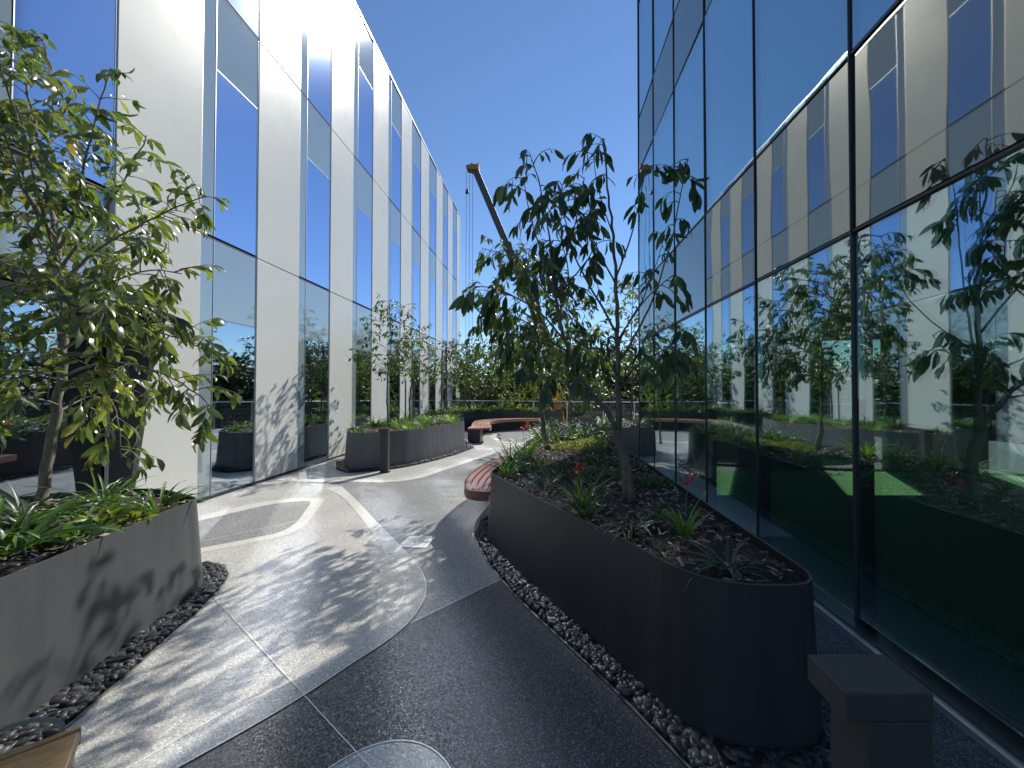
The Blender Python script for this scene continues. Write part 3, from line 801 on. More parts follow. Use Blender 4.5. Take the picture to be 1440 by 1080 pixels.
def auto_limbs(base, h, rad, clear, nl, r0=.03, lean=(0, 0), rise=.5, seed=0):
    r = random.Random(seed); x, y, z = base
    top = (x+lean[0], y+lean[1], z+h)
    st = lambda t: (x+lean[0]*t+.03*math.sin(t*9+seed), y+lean[1]*t+.03*math.cos(t*7+seed), z+h*t)
    L = [([st(t) for t in (0, .2, .4, .6, .8, 1)], r0, .006, max(clear/h, .3))]
    for i in range(nl):
        t = clear/h + (1-clear/h)*(i+.3)/nl*.92
        a = i*2.4+r.uniform(-.5, .5); ln = rad*(1.05-.55*((t-clear/h)/(1-clear/h)))*r.uniform(.75, 1.15)
        p = st(t); dx, dy = math.cos(a), math.sin(a)
        L.append(([p, (p[0]+dx*ln*.45, p[1]+dy*ln*.45, p[2]+ln*rise*.55), (p[0]+dx*ln, p[1]+dy*ln, p[2]+ln*rise*.75)], r0*.45*(1-t*.5), .004, .2))
    return L
def W_(pts): return [W(*p) for p in pts]

# --- near left tree, in the left planter
Y = 3.0
tl = [
 (W_([(60, 716, Y), (66, 660, Y), (76, 600, Y), (86, 540, Y), (88, 470, Y), (84, 400, 2.98), (80, 330, 2.98)]), .036, .020, 1),
 (W_([(80, 335, 2.98), (66, 260, 3.05), (46, 160, 3.1), (20, 60, 3.15)]), .018, .005, .15),
 (W_([(82, 350, 2.98), (105, 300, 2.9), (118, 230, 2.85), (140, 150, 2.85), (150, 110, 2.85)]), .014, .004, .2),
 (W_([(84, 380, 2.98), (120, 330, 3.0), (165, 270, 3.05), (195, 215, 3.1), (206, 190, 3.1)]), .013, .004, .25),
 (W_([(85, 400, 2.98), (140, 350, 2.9), (200, 315, 2.85), (250, 290, 2.85), (290, 275, 2.85)]), .013, .004, .2),
 (W_([(87, 440, Y), (150, 400, 2.8), (210, 380, 2.7), (255, 385, 2.7)]), .012, .004, .2),
 (W_([(88, 490, Y), (150, 465, 2.9), (210, 465, 2.85), (265, 480, 2.85), (298, 500, 2.85)]), .012, .004, .2),
 (W_([(86, 530, Y), (150, 510, 2.85), (215, 520, 2.8), (270, 548, 2.8), (305, 580, 2.8)]), .012, .004, .2),
 (W_([(84, 550, Y), (130, 545, 2.75), (160, 570, 2.7), (170, 640, 2.7)]), .009, .003, .25),
 (W_([(80, 580, Y), (120, 560, 3.3), (165, 545, 3.4), (215, 560, 3.45)]), .009, .003, .2),
 (W_([(86, 520, Y), (40, 480, 2.8), (-10, 460, 2.7), (-60, 480, 2.65)]), .012, .004, .15),
 (W_([(87, 460, Y), (50, 400, 2.7), (10, 370, 2.5), (-40, 360, 2.4)]), .012, .004, .15),
 (W_([(84, 400, 2.98), (50, 330, 3.1), (0, 280, 3.2), (-60, 250, 3.3)]), .012, .004, .15),
 (W_([(82, 370, 2.98), (60, 300, 2.7), (40, 220, 2.55), (25, 150, 2.5)]), .011, .004, .15),
 (W_([(80, 340, 2.98), (20, 240, 2.9), (-40, 150, 2.9), (-60, 60, 2.9)]), .012, .004, .2),
 (W_([(86, 500, Y), (100, 450, 2.6), (120, 430, 2.35), (150, 440, 2.2)]), .011, .004, .2),
 (W_([(66, 260, 3.05), (30, 180, 2.9), (0, 90, 2.8), (-15, 20, 2.8)]), .011, .004, .1),
 (W_([(60, 235, 3.05), (75, 170, 3.2), (70, 100, 3.3), (60, 50, 3.3)]), .010, .004, .15),
 (W_([(80, 335, 2.98), (40, 280, 2.6), (10, 200, 2.4), (-20, 120, 2.3)]), .010, .004, .15),
 (W_([(85, 410, 2.98), (130, 380, 3.2), (180, 345, 3.3), (225, 330, 3.35)]), .010, .004, .2),
 (W_([(88, 470, Y), (140, 430, 2.7), (190, 425, 2.6), (235, 450, 2.55)]), .010, .004, .2),
 (W_([(86, 505, Y), (30, 530, 2.9), (-30, 540, 2.85)]), .010, .004, .15),
 (W_([(83, 570, Y), (40, 560, 2.75), (0, 580, 2.6), (-30, 610, 2.55)]), .009, .003, .2),
 (W_([(86, 430, Y), (80, 380, 3.4), (100, 330, 3.6), (130, 300, 3.7)]), .011, .004, .2),
]
_, nleaf = make_tree('young_tree', 'glossy-leaved young tree rising from strap-leaf plants in the near left planter', 'tree', W(60, 716, Y), tl, M['leafL'], M['bark'],
                     leaf=.132, wr=.145, twig=(.14, .36), tstep=.052, lstep=.036, droop=.75, bend=.95, up=.10)
print('leaves left tree', nleaf)
# --- near tree in the right planter
Y = 3.21
t1 = [
 (W_([(886, 706, Y), (880, 665, Y), (873, 630, Y), (866, 604, Y)]), .052, .040, 1),
 (W_([(868, 610, Y), (871, 570, Y), (869, 520, Y), (868, 470, Y), (867, 410, Y), (862, 340, Y), (855, 270, Y), (849, 195, Y)]), .028, .005, .86),
 (W_([(867, 606, Y), (850, 575, 3.2), (833, 555, 3.2), (812, 528, 3.15), (798, 490, 3.1), (786, 440, 3.1)]), .027, .013, .95),
 (W_([(786, 445, 3.1), (778, 390, 3.1), (770, 320, 3.1), (760, 265, 3.1), (748, 225, 3.1)]), .012, .004, .3),
 (W_([(795, 480, 3.1), (765, 445, 3.05), (720, 415, 3.0), (680, 402, 2.95), (655, 405, 2.95)]), .010, .003, .35),
 (W_([(868, 470, Y), (840, 420, 3.15), (812, 370, 3.1), (795, 310, 3.1), (790, 260, 3.1)]), .012, .003, .45),
 (W_([(866, 400, Y), (840, 350, 3.3), (815, 300, 3.35), (800, 260, 3.4)]), .009, .003, .4),
 (W_([(866, 390, Y), (885, 340, 3.1), (900, 280, 3.05), (908, 235, 3.0)]), .009, .003, .6),
 (W_([(868, 480, Y), (890, 445, 3.1), (918, 410, 3.0), (950, 385, 2.95)]), .010, .003, .55),
 (W_([(869, 510, Y), (905, 450, 3.1), (938, 360, 3.0), (958, 270, 2.95), (968, 222, 2.95)]), .011, .003, .62),
 (W_([(869, 540, Y), (900, 510, 3.0), (940, 490, 2.9), (968, 480, 2.85)]), .009, .003, .4),
 (W_([(835, 558, 3.2), (815, 545, 3.0), (790, 530, 2.85), (770, 520, 2.8)]), .009, .003, .4),
 (W_([(869, 530, Y), (850, 500, 3.0), (830, 480, 2.9), (815, 478, 2.85)]), .009, .003, .4),
 (W_([(868, 495, Y), (880, 460, 3.4), (905, 420, 3.5), (935, 330, 3.55)]), .009, .003, .55),
 (W_([(784, 430, 3.1), (762, 360, 3.0), (745, 300, 3.0), (735, 250, 3.0)]), .009, .003, .3),
 (W_([(786, 440, 3.1), (800, 400, 3.3), (790, 340, 3.4), (770, 290, 3.4)]), .009, .003, .2),
 (W_([(781, 410, 3.1), (815, 380, 3.2), (835, 350, 3.25), (845, 320, 3.3)]), .009, .003, .2),
 (W_([(800, 495, 3.1), (770, 480, 2.9), (735, 470, 2.8), (705, 470, 2.75)]), .009, .003, .25),
 (W_([(869, 545, Y), (905, 525, 3.1), (930, 500, 3.1), (955, 470, 3.1)]), .009, .003, .35),
 (W_([(786, 440, 3.1), (760, 400, 3.2), (735, 370, 3.25), (715, 350, 3.3)]), .009, .003, .3),
 (W_([(780, 400, 3.1), (800, 350, 3.0), (812, 300, 3.0), (822, 250, 3.0)]), .009, .003, .4),
 (W_([(862, 330, Y), (848, 290, 3.15), (838, 250, 3.1), (835, 215, 3.1)]), .006, .003, .4),
]
_, nleaf = make_tree('young_tree', 'dark-leaved tree with a forked grey trunk nearest in the charcoal planter', 'tree', W(886, 706, Y), t1, M['leafR'], M['barkd'],
                     leaf=.165, wr=.155, twig=(.12, .32), tstep=.080, lstep=.044, droop=1.2, bend=.7, up=.15)
print('leaves t1', nleaf)
# --- second tree in the right planter
b2 = W(770, 632, 5.85)
lim = auto_limbs(b2, 2.9, 1.15, 1.0, 26, .042, (-.30, 0), .40, 3)
make_tree('young_tree', 'bushy tree with a straight slender trunk mid-way along the charcoal planter', 'tree', b2, lim, M['leafM'], M['barkd'],
          leaf=.14, wr=.165, twig=(.2, .42), tstep=.062, lstep=.046, droop=1.0, bend=.7, up=.1)
# --- trees in the middle planter
def young(px, Yp, z, h, rad, clear, nl, label, mt, seed, leaf=.12, r0=.024, **k):
    bx_ = W(px, 600, Yp)[0]; bs = (bx_, Yp, z)
    return make_tree('young_tree', label, 'tree', bs, auto_limbs(bs, h, rad, clear, nl, r0, (.05, 0), .55, seed), mt, M['barkd'], leaf=leaf, **k)
kw = dict(wr=.17, twig=(.16, .34), tstep=.08, lstep=.045, droop=.8, bend=.6, up=.2)
young(545, 9.2, .72, 3.0, .85, 1.0, 17, 'slim tree nearest the near-black end of the middle planter', M['leafM'], 8, **kw)
young(577, 10.4, .72, 2.6, .7, 1.0, 15, 'staked slim tree near the centre of the middle planter', M['leafM'], 9, **kw)
young(625, 12.0, .70, 2.4, .75, .9, 15, 'small staked tree at the far end of the middle planter', M['leafM'], 10, **kw)
# far small trees
for (px, Yp, z, h, rad, clear, nl, lab, mt, sd_) in [
    (655, 16.9, .68, 3.0, 1.2, .9, 16, 'leafy young tree at the left of the far near-black planter', M['leafM'], 21),
    (712, 17.0, .68, 3.9, 1.6, .9, 22, 'olive young tree behind the corner bench in the far planter', M['leafY'], 22),
    (799, 11.6, 0.0, 3.6, .9, 2.1, 13, 'slim tree standing between the charcoal planter and the far handrail', M['leafM'], 23),
    (888, 11.0, .66, 4.2, 1.3, 1.0, 20, 'lime green tree past the corner of the glass building', M['leafY'], 24),
    (750, 19.5, -4.5, 8.6, 2.0, 4.3, 22, 'tall yellow-green tree beyond the handrail behind the bushy slender-trunked tree', M['leafY'], 25),
    (835, 20.5, -4.5, 8.3, 1.9, 4.2, 22, 'tall mid-green tree beyond the handrail left of the lime green tree', M['leafM'], 26),
    (672, 21.5, -4.5, 8.4, 2.0, 4.2, 22, 'tall olive tree beyond the handrail near the end of the striped wall', M['leafM'], 27)]:
    young(px, Yp, z, h, rad, clear, nl, lab, mt, sd_, leaf=.15 if Yp < 18 else .24, r0=.035 if Yp < 18 else .07, **dict(kw, tstep=.075 if Yp < 18 else .10, lstep=.055 if Yp < 18 else .075, twig=(.16, .34) if Yp < 18 else (.35, .7)))
for i, (px, Yp) in enumerate([(960, 10.6), (1090, 10.3)]):
    young(px, Yp, .66, 3.0, 1.0, 1.0, 9, ['young tree hidden behind the glass corner', 'second young tree behind the glass building in its rear planter'][i], M['leafM'], 31+i, leaf=.15, **dict(kw, tstep=.14, lstep=.07))

# stakes
def stake(px, Yp, z, h, label, lean=0):
    x = W(px, 600, Yp)[0]
    b = MB(); b.tube([(x, Yp, z-.1), (x+lean, Yp, z+h*.97), (x+lean, Yp, z+h)], [.021, .019, .012], 8)
    o = b.build('tree_stake', M['barkd'], off=(x, Yp, z)); tag(o, label, 'stake', 'dark timber stakes tied to the young trees')
stake(570, 10.2, .72, 1.15, 'short dark stake left of the staked tree in the middle planter')
stake(582, 10.3, .72, 1.2, 'short dark stake right of the staked tree in the middle planter')
stake(620, 11.8, .70, 2.15, 'tall dark stake left of the small tree at the far end of the middle planter', .03)
stake(629, 11.9, .70, 2.35, 'tallest dark stake beside the small tree at the far end of the middle planter', -.05)

# ------------------------------------------------------------------ strap-leaf plants
def blades(c, n, L, wd, arch, spread, rad):
    k = n; a = rng.random(k)*6.283; r_ = rad*np.sqrt(rng.random(k))
    P = np.stack([c[0]+r_*np.cos(a), c[1]+r_*np.sin(a), np.full(k, c[2])], 1)
    a = a+rng.normal(0, .35, k); el = np.clip(rng.normal(spread, .22, k), .15, 1.5)
    Ls = L*(.55+.6*rng.random(k)); th = arch*(.5+rng.random(k)); Wd = wd*(.7+.6*rng.random(k))
    h = np.stack([np.cos(a), np.sin(a), np.zeros(k)], 1); S = np.stack([-np.sin(a), np.cos(a), np.zeros(k)], 1)
    tw = rng.normal(0, .5, k)
    seg = 6; rows = []; cur = P.copy()
    prof = [.75, 1., 1., .9, .7, .42, .02]
    for j in range(seg+1):
        ang = el-th*(j/seg)
        d = h*np.cos(ang)[:, None]; d[:, 2] += np.sin(ang)
        u = -h*np.sin(ang)[:, None]; u[:, 2] += np.cos(ang)
        sv = S*np.cos(tw*j/seg)[:, None]+u*np.sin(tw*j/seg)[:, None]
        e = sv*(Wd*prof[j]/2)[:, None]; f_ = u*(Wd*prof[j]*.22)[:, None]
        rows += [cur-e+f_, cur.copy(), cur+e+f_]
        cur = cur+d*(Ls/seg)[:, None]
    V = np.stack(rows, 1); m_ = 3*(seg+1)
    q = []
    for j in range(seg):
        o = 3*j; q += [[o, o+1, o+4, o+3], [o+1, o+2, o+5, o+4]]
    Q = (np.array(q)[None]+(np.arange(k)*m_)[:, None, None]).reshape(-1, 4)
    return V.reshape(-1, 3), Q
def mesh_blades(name, n, L, wd, arch, spread, rad, m):
    V, Q = blades((0, 0, 0), n, L, wd, arch, spread, rad)
    me = bpy.data.meshes.new(name); me.from_pydata(V.tolist(), [], Q.tolist()); me.materials.append(m)
    me.polygons.foreach_set('use_smooth', [True]*len(Q)); me.update()
    return me
def clump(x, y, z, label, n=26, L=.34, wd=.016, arch=1.3, spread=1.0, rad=.05, m=None, group=None, name='strap_leaf_plant', me=None, sc=1):
    if me is None: me = mesh_blades(name, n, L, wd, arch, spread, rad, m or M['blade'])
    o = bpy.data.objects.new(name, me); link(o); o.location = (x, y, z); o.rotation_euler = (0, 0, random.uniform(0, 6.28)); o.scale = (sc,)*3
    return tag(o, label, 'plant', group)
zR = H_P-.045
# individuals in the right planter
clump(-.02, 3.55, zR, 'small pale grey-green strap plant near the front rim left of the flowers', 20, .24, .019, .7, 1.0, .03, M['bladeD'])
flo = clump(.28, 3.0, zR, 'fresh green strap clump below the red flowers in the middle of the mulch', 34, .36, .016, .9, 1.15, .05, M['blade'])
clump(.30, 2.80, zR, 'silvery strap clump in front of the red flower clump', 26, .30, .018, .8, 1.1, .05, M['bladeD'])
clump(.55, 2.52, zR, 'spreading grey-green strap plant in front of the forked trunk', 34, .30, .014, 1.5, .75, .05, M['bladeD'])
clump(.86, 2.42, zR, 'lime green upright strap plant between the trunk and the glass wall', 18, .30, .018, .9, 1.2, .025, M['bladeY'])
clump(.92, 1.98, zR, 'dark spidery strap plant at the pointed near end of the planter', 30, .30, .014, 1.3, .65, .04, M['bladeD'])
clump(.72, 2.62, zR, 'thin dark strap plant right of the forked trunk foot', 14, .24, .012, 1.2, .9, .03, M['bladeD'])
clump(.06, 3.95, zR, 'low dark strap plant behind the small pale one', 18, .24, .013, 1.3, .8, .05, M['bladeD'])
edge_pts = [(-.40, 4.25, 'nearest'), (-.38, 4.55, 'second nearest'), (-.30, 4.95, 'third'), (-.25, 5.4, 'fourth')]
for i, (x, y, wz) in enumerate(edge_pts):
    clump(x, y, zR, 'tall green strap clump above the timber bench, %s from the planter corner' % wz, 38, .42, .015, 1.2, 1.1, .07, M['bladeY'] if i == 3 else M['blade'])
for (x, y) in [(-.15, 4.3), (-.1, 4.8), (-.42, 4.12)]:
    clump(x, y, zR, 'low strap clump filling in behind the tall ones above the timber bench', 22, .26, .014, 1.3, .85, .06, M['blade'], 'low strap clumps by the bench end of the planter')
far_me = [mesh_blades('strap_leaf_plant', 46, .40, .018, 1.3, .95, .10, M[k]) for k in ('blade', 'bladeD', 'bladeY', 'blade')]
for k in range(24):
    x = random.uniform(-.1, 1.0); y = random.uniform(6.7, 8.6)
    clump(x, y, zR, 'green strap clump massed at the far end of the charcoal planter', me=far_me[random.choice([0, 1, 1, 3])], sc=random.uniform(.8, 1.25), group='strap clumps massed at the far end of the charcoal planter')
# red flowers on stalks
def flower(x, y, z, h, label, lean=(0, 0), big=1.0):
    root = empty('red_flower', (x, y, z), label, 'flower')
    top = (lean[0], lean[1], h)
    b = MB(); b.tube([(0, 0, 0), (lean[0]*.4, lean[1]*.4, h*.55), top], [.004, .003, .0025], 5)
    b.tube([(lean[0]*.7, lean[1]*.7, h*.8), (lean[0]*.7-.03, lean[1]*.7, h*.88)], .002, 4)
    b.build('stalk', M['twig'], root)
    k = 16; D = rng.normal(0, 1, (k, 3)); D[:, 2] = np.abs(D[:, 2])*.6+.1
    P = np.array(top)[None]+rng.normal(0, .012*big, (k, 3))
    P[10:] = np.array([lean[0]*.7-.03, lean[1]*.7, h*.88])+rng.normal(0, .008, (6, 3))
    V, T, Q = leaves(P, D, np.full(k, .042*big)*(.7+.5*rng.random(k)), .2, .9, .5)
    np_obj('petals', V, [T, Q], M['red'], root)
flower(.24, 3.12, zR, .30, 'largest red flower cluster, on a stalk left of the forked trunk', (.02, -.03), 1.25)
flower(1.02, 2.85, zR, .25, 'red flower cluster close against the glass wall', (.06, .1), 1.1)
flower(-.44, 4.7, zR, .36, 'small red flower over the paving at the bench end of the planter', (-.14, -.02), .9)
flower(-.30, 5.6, zR, .36, 'coral red flower above the lime clump by the bench', (-.05, .1), 1.0)
flower(-.28, 6.9, zR, .30, 'red flower furthest along the bench side of the planter', (-.06, .1), 1.2)
# low sage ground cover mounds
def mound(x, y, z, r, label, m, n=900, leaf=.034):
    a = rng.random(n)*6.283; q = np.sqrt(rng.random(n)); 
    P = np.stack([x+r*q*np.cos(a)*1.25, y+r*q*np.sin(a), z+.12*r/.25*(1-q**2)*(.5+.5*rng.random(n))], 1)
    D = np.stack([np.cos(a)*q, np.sin(a)*q, .5+.5*rng.random(n)], 1)+rng.normal(0, .4, (n, 3))
    V, T, Q = leaves(P, D, leaf*(.6+.8*rng.random(n)), .28, .8)
    V = V-np.array([x, y, z]); o = np_obj('ground_cover_plant', V, [T, Q], m); o.location = (x, y, z)
    return tag(o, label, 'plant')
for (x, y, r, lab, m_) in [(.28, 4.35, .22, 'sage ground cover mound left of the forked trunk behind the red flowers', M['cover']),
                           (.55, 4.0, .24, 'dark sage mound just left of the forked trunk', M['cover']),
                           (.62, 4.75, .26, 'sage mound behind the forked trunk in the shade edge', M['cover']),
                           (1.0, 3.7, .18, 'sage mound between the trunk and the glass wall', M['cover']),
                           (.95, 4.6, .2, 'sage mound by the rim beside the glass wall', M['cover']),
                           (.35, 5.9, .28, 'sunlit lime ground cover right of the slender trunk', M['leafY']),
                           (.7, 6.2, .3, 'sunlit lime ground cover near the glass side rim', M['leafY']),
                           (-.05, 6.5, .25, 'sunlit green ground cover behind the slender trunk', M['cover']),
                           (.85, 5.6, .2, 'pale sage mound in sun beside the glass side rim', M['cover'])]:
    mound(x, y, zR, r, lab, m_)
# left planter plants
zl = H_P-.045
for (x, y, n, L, wd, lab, m_) in [
    (-2.98, 2.98, 34, .40, .018, 'tall strap clump at the far rounded end of the near left planter', M['blade']),
    (-3.2, 2.72, 30, .38, .020, 'strap clump beside the tree foot on its right', M['blade']),
    (-3.25, 2.3, 34, .46, .030, 'broad strap clump in front of the tree foot', M['blade']),
    (-2.95, 2.15, 26, .42, .032, 'arching broad-leaved clump over the planter rim', M['blade']),
    (-3.0, 1.78, 30, .44, .034, 'broad strap clump nearest the left edge of the photo', M['blade']),
    (-3.45, 2.6, 30, .48, .028, 'dark strap clump left of the tree foot', M['bladeD']),
    (-3.6, 2.1, 30, .48, .030, 'strap clump behind the nearest broad clump', M['blade']),
    (-2.72, 1.7, 14, .26, .036, 'short grey-leaved plant against the rim at the left edge', M['bladeD']),
    (-3.9, 2.5, 30, .5, .028, 'strap clump at the back of the near left planter', M['blade']),
    (-3.5, 3.1, 26, .42, .02, 'strap clump between the tree and the wall', M['blade'])]:
    clump(x, y, zl, lab, n, L, wd, 1.35, .85, .07, m_)
mound(-2.93, 2.62, zl, .16, 'small bright round-leaved plant in the mulch of the near left planter', M['leafY'], 90, .08)
mound(-2.85, 2.35, zl, .12, 'small seedling with round leaves beside the planter rim', M['blade'], 60, .08)
# middle planter strap clumps
ml_me = [mesh_blades('strap_leaf_plant', 36, .38, .020, 1.1, 1.0, .10, M[k]) for k in ('bladeY', 'blade', 'bladeD')]
cnt = 0
MI = offset(MT, -.14)
while cnt < 34:
    x = random.uniform(-4.4, -2.3); y = random.uniform(7.8, 12.2)
    if not inside(x, y, MI): continue
    if y < 9.1 and random.random() < .8: continue
    clump(x, y, .70, 'bright strap clump in the mass filling the middle planter', me=random.choice(ml_me), sc=random.uniform(.65, 1.05), group='bright strap clumps massed in the middle planter'); cnt += 1
# far planter and corner planter
fp_me = [mesh_blades('strap_leaf_plant', 40, .42, .024, 1.2, .9, .12, M[k]) for k in ('blade', 'bladeY', 'cover')]
FI = offset(FT, -.2); cnt = 0
while cnt < 46:
    x = random.uniform(-4.5, .6); y = random.uniform(14.5, 17.6)
    if not inside(x, y, FI): continue
    clump(x, y, .67, 'strap clump in the row along the far near-black planter', me=random.choice(fp_me), sc=random.uniform(.7, 1.1), group='strap clumps along the far near-black planter'); cnt += 1
QI = offset(QT, -.2); cnt = 0
while cnt < 40:
    x = random.uniform(1.4, 7.8); y = random.uniform(9, 12)
    if not inside(x, y, QI): continue
    clump(x, y, .65, 'strap clump in the planter past the glass corner', me=random.choice(fp_me+far_me), sc=random.uniform(.8, 1.3), group='strap clumps in the planter past the glass corner'); cnt += 1

# ------------------------------------------------------------------ small things
def bollard(x0, x1, yf, label, h=.87, overhang=.06, depth=.14):
    root = empty('bollard_light', ((x0+x1)/2, yf+depth/2, 0), label, 'bollard', 'cantilevered bollard lights')
    w_ = x1-x0
    b = MB(); b.box(-w_/2+overhang, w_/2, -depth/2+.004, depth/2-.004, .012, h-.074); b.build('post', M['boll'], root, bevel=.003)
    b = MB(); b.box(-w_/2, w_/2, -depth/2, depth/2, h-.07, h); b.build('cap', M['boll'], root, bevel=.004)
    b = MB(); b.box(-w_/2+.01, -w_/2+overhang-.004, -depth/2+.02, depth/2-.02, h-.076, h-.0705); b.build('lens', M['blend'], root)
    b = MB(); b.box(-w_/2+overhang-.02, w_/2+.02, -depth/2-.012, depth/2+.012, .005, .0115); b.build('base_plate', M['boll'], root)
bollard(.722, .935, .945, 'dark bollard light with an overhanging flat cap close up at the lower right')
bollard(-3.24, -3.06, 7.50, 'slim black bollard light before the near-black end of the middle planter', h=.86, overhang=.03, depth=.11)
bollard(.42, .64, 16.2, 'distant black bollard light at the right end of the far planter', h=.80, overhang=.03, depth=.12)
# drain grate
root = empty('drain_grate', (-1.355, 4.1, .001), 'pale square perforated drain cover set in the grey paving', 'drain')
b = MB(); s_ = .145
for (a0, a1, c0, c1) in ((-s_, s_, -s_, -s_+.02), (-s_, s_, s_-.02, s_), (-s_, -s_+.02, -s_+.02, s_-.02), (s_-.02, s_, -s_+.02, s_-.02)): b.box(a0, a1, c0, c1, -.02, .006)
b.build('frame', M['grate'], root)
b = MB()
for i in range(11):
    t = -s_+.03+i*.0226; b.box(t, t+.013, -s_+.021, s_-.021, -.012, .003)
for i in range(5): b.box(-s_+.021, s_-.021, -s_+.045+i*.05, -s_+.053+i*.05, -.016, .0015)
b.build('grille', M['grate'], root)
root.rotation_euler = (0, 0, R(-4))
# timber stool, lower left
root = empty('timber_stool', (-1.62, 1.14, 0), 'knotty orange timber stool with a grey rope loop at the lower left corner', 'stool')
root.rotation_euler = (0, 0, R(42))
b = MB(); b.box(-.24, .16, -.17, .11, .415, .45); b.build('seat', M['stool'], root, bevel=.006)
b = MB(); b.box(-.24, .16, .112, .128, .40, .458); b.build('edge_board', M['stool'], root, bevel=.003)
for (x, y) in ((-.21, -.14), (.13, -.14), (-.21, .08), (.13, .08)):
    b = MB(); b.box(x-.02, x+.02, y-.02, y+.02, .022, .413); b.build('leg', M['stool'], root, bevel=.003)
b = MB()
b.tube(catmull([(.115, .135, .44), (.11, .15, .475), (.05, .175, .505), (-.06, .19, .50), (-.17, .18, .475), (-.21, .15, .45)], 6), .0075, 8)
b.build('rope_loop', M['rope'], root, smooth=True)

# handrail
rail = [(-4.9, 18.45), (-2, 17.6), (.9, 16.75), (2.4, 16.3), (6.0, 14.9), (13.6, 12.25)]
root = empty('balustrade', (0, 17, 0), 'glass balustrade with a pale round handrail along the far terrace edge', 'balustrade')
b = MB(); b.tube([(x, y-.0, 1.10) for x, y in rail], .024, 10); o = b.build('handrail', M['alu'], None, smooth=True); o.parent = root; o.location = -root.location
for i in range(len(rail)-1):
    a = Vector(rail[i]); c = Vector(rail[i+1]); n = max(1, round((c-a).length/1.5))
    for k in range(n):
        p = a.lerp(c, k/n); q = a.lerp(c, (k+1)/n); t = (q-p).normalized()
        b = MB(); b.box(p.x-.022, p.x+.022, p.y-.022, p.y+.022, 0, 1.078); o = b.build('post', M['alu'], None); o.parent = root; o.location = -root.location
        p2 = p+t*.05; q2 = q-t*.05
        b = MB(); b.add([(p2.x, p2.y, .08), (q2.x, q2.y, .08), (q2.x, q2.y, 1.02), (p2.x, p2.y, 1.02)], [(0, 1, 2, 3)])
        o = b.build('pane', M['clear'], None); o.parent = root; o.location = -root.location
# dark slat fence beyond the handrail, right
root = empty('slat_fence', (5, 20, -1), 'dark horizontal slat fence low behind the handrail on the right', 'fence')
b = MB()
for z in np.arange(-.6, 1.15, .22): b.box(-3.6, 20, -.02, .02, z+1, z+1.15)
b.build('slats', M['mull'], root)
for x in np.arange(-3.5, 20, 1.8):
    b = MB(); b.box(x, x+.09, -.11, -.022, -4, 2.1); b.build('post', M['crane'], root)
# orange arm behind the handrail
root = empty('orange_arm', (.45, 19.2, -5), 'orange tapering steel arm standing behind the handrail by the slender trunk', 'machinery')
b = MB(); b.prism([(-.02, 0), (-.02, 0)], 0, 0) if False else None
v = []
for (z, x0, x1) in ((0, -.35, .55), (4.9, -.28, .50), (5.5, -.22, .42), (6.95, -.12, .06)):
    v += [(x0, -.15, z), (x1, -.15, z), (x1, .15, z), (x0, .15, z)]
f = [(0, 3, 2, 1), (12, 13, 14, 15)]
for k in range(3):
    for j in range(4): f.append((4*k+j, 4*k+(j+1) % 4, 4*k+4+(j+1) % 4, 4*k+4+j))
b.add(v, f); b.build('mast', M['orange'], root, bevel=.02)
b = MB(); b.tube([(.38, -.25, 5.75), (.38, .25, 5.75)], .09, 12); b.build('pivot_pin', M['crane'], root)
# mobile crane far away
YC = 60
hd = Vector(W(667, 236, YC)); ft = Vector(W(806, 566, YC))
root = empty('mobile_crane', (ft.x, YC, -5), 'tall telescopic crane boom with an orange head against the sky', 'crane')
ax = (hd-ft).normalized(); nrm = Vector((ax.z, 0, -ax.x))
def boom(t0, t1, wd, nm, m):
    p = ft.lerp(hd, t0); q = ft.lerp(hd, t1); bb = MB(); v = []
    for c in (p, q):
        for (s1, s2) in ((-1, -1), (1, -1), (1, 1), (-1, 1)): v.append(c+nrm*wd/2*s1+Vector((0, wd/2*s2, 0)))
    bb.add(v, [(0, 1, 2, 3), (7, 6, 5, 4), (0, 4, 5, 1), (1, 5, 6, 2), (2, 6, 7, 3), (3, 7, 4, 0)])
    o = bb.build(nm, m, None, bevel=.08); o.parent = root; o.location = -root.location
boom(-.12, .36, 1.6, 'boom_section', M['crane']); boom(.36, .66, 1.3, 'boom_section', M['crane']); boom(.66, .985, 1.0, 'boom_section', M['crane'])
boom(.355, .375, 1.8, 'collar', M['crane']); boom(.655, .672, 1.5, 'collar', M['crane'])
b = MB(); c = hd
b.prism([(c.x-1.15, c.z-.42), (c.x-.2, c.z-.62), (c.x+.75, c.z-.5), (c.x+.8, c.z+.42), (c.x+.62, c.z+.45), (c.x+.55, c.z+.2), (c.x-.1, c.z+.28), (c.x-.2, c.z+.42), (c.x-.4, c.z+.4), (c.x-.5, c.z+.2), (c.x-1.2, c.z+.1)], YC-.7, YC+.7)
b.v = [(x, z, y) for x, y, z in b.v]; b.f = [q[::-1] for q in b.f]
o = b.build('boom_head', M['headp'], None, bevel=.1); o.parent = root; o.location = -root.location
for i, x in enumerate((-1.25, -.75, -.25)):
    b = MB(); b.tube([(c.x+x, YC, c.z-.5), (c.x+x, YC, -2.)], .03, 5); o = b.build('cable', M['cable'], None); o.parent = root; o.location = -root.location
b = MB(); b.tube([(c.x-1.1, YC, c.z-4.0), (c.x-1.1, YC, c.z-3.4)], [.3, .2], 8); o = b.build('hook_block', M['crane'], None); o.parent = root; o.location = -root.location
b = MB(); b.box(ft.x-2, ft.x+5, YC-1.3, YC+1.3, -4.2, -1.5); o = b.build('carrier', M['orange'], None, bevel=.2); o.parent = root; o.location = -root.location
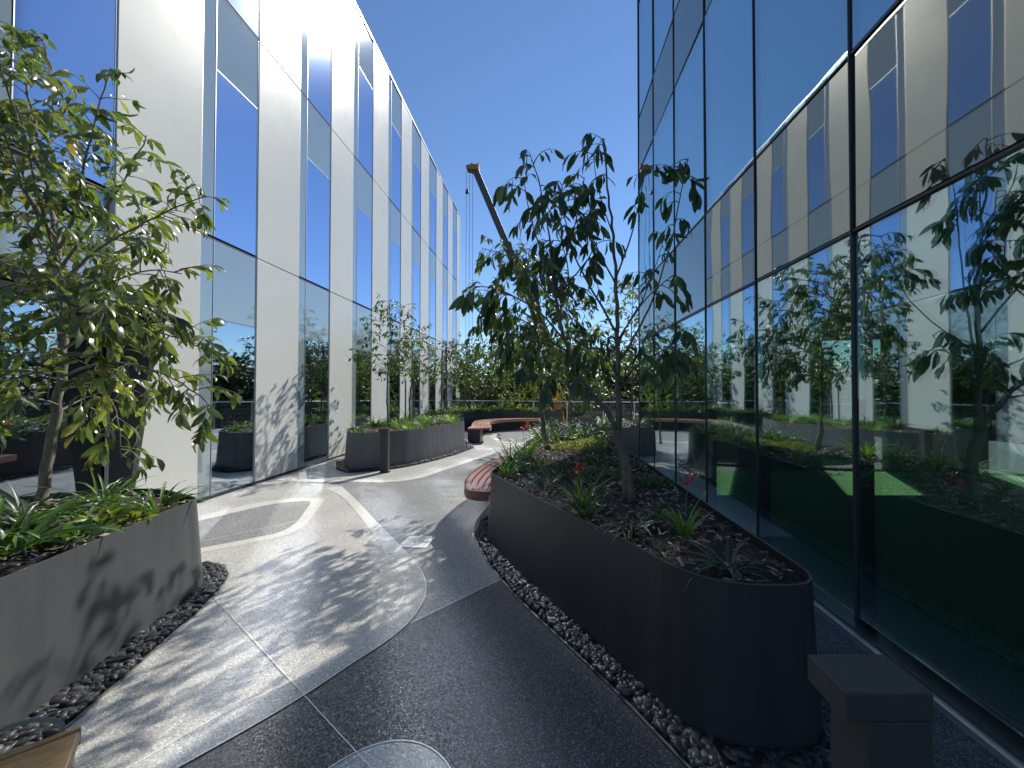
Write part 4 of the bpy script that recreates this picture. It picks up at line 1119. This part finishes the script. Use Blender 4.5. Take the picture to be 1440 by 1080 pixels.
for k in range(4):
    b = MB(); b.tube([(ft.x-1+k*1.6, YC-1.5, -4.4), (ft.x-1+k*1.6, YC-1.0, -4.4)], .6, 16); o = b.build('wheel', M['mull'], None); o.parent = root; o.location = -root.location

# ------------------------------------------------------------------ woodland beyond
def wood(name, label, crowns, leaf, m, per):
    P = []; D = []
    for (cx, cy_, cz, rx, ry, rz) in crowns:
        ncl = int(per)
        for j in range(ncl):
            d = unit(rng.normal(0, 1, 3)); rr = .55+.45*rng.random()
            c = np.array([cx, cy_, cz])+d*np.array([rx, ry, rz])*rr
            k = 26; q = c+rng.normal(0, .22*min(rx, rz)*.8, (k, 3)); P.append(q); D.append(rng.normal(0, 1, (k, 3))+d*.8+np.array([0, 0, -.3]))
    P = np.concatenate(P); D = unit(np.concatenate(D)); k = len(P)
    L = leaf*(.6+.8*rng.random(k)); S = unit(np.cross(D, rng.normal(0, 1, (k, 3))))*(L*.22)[:, None]
    V = np.stack([P, P+D*(L*.5)[:, None]-S, P+D*L[:, None], P+D*(L*.5)[:, None]+S], 1).reshape(-1, 3)
    Q = (np.array([[0, 1, 2, 3]])[None]+(np.arange(k)*4)[:, None, None]).reshape(-1, 4)
    o = np_obj(name, V, [Q], m, None, False)
    return tag(o, label, 'woodland', kind='stuff')
cr = []
for i in range(46):
    x = -16+i*1.55+random.uniform(-.8, .8); y = 27+random.uniform(-3, 6)-max(0, x-8)*.25
    h = random.uniform(2.6, 4.3)
    cr.append((x, y, h-2.6, random.uniform(2.0, 3.0), 2.2, random.uniform(2.6, 3.6)))
for i in range(30):
    x = -14+i*2.2; y = 23+random.uniform(-1, 1)-max(0, x-8)*.22
    cr.append((x, y, -2.2, 2.2, 1.5, 2.6))
wood('woodland', 'dark wooded slope beyond the handrail at the far end', cr, .34, M['leafW'], 95)
hill = MB()
hv = []; nx, ny = 60, 14
for j in range(ny):
    for i in range(nx):
        x = -60+i*2.4; y = 30+j*4.5
        hv.append((x, y, -5+min(6.0, j*1.4)+.8*math.sin(x*.3)+.4*math.cos(x*.7+j)))
hill.add(hv, [(j*nx+i, j*nx+i+1, (j+1)*nx+i+1, (j+1)*nx+i) for j in range(ny-1) for i in range(nx-1)])
tag(hill.build('hillside', M['earth'], smooth=True), kind='structure')
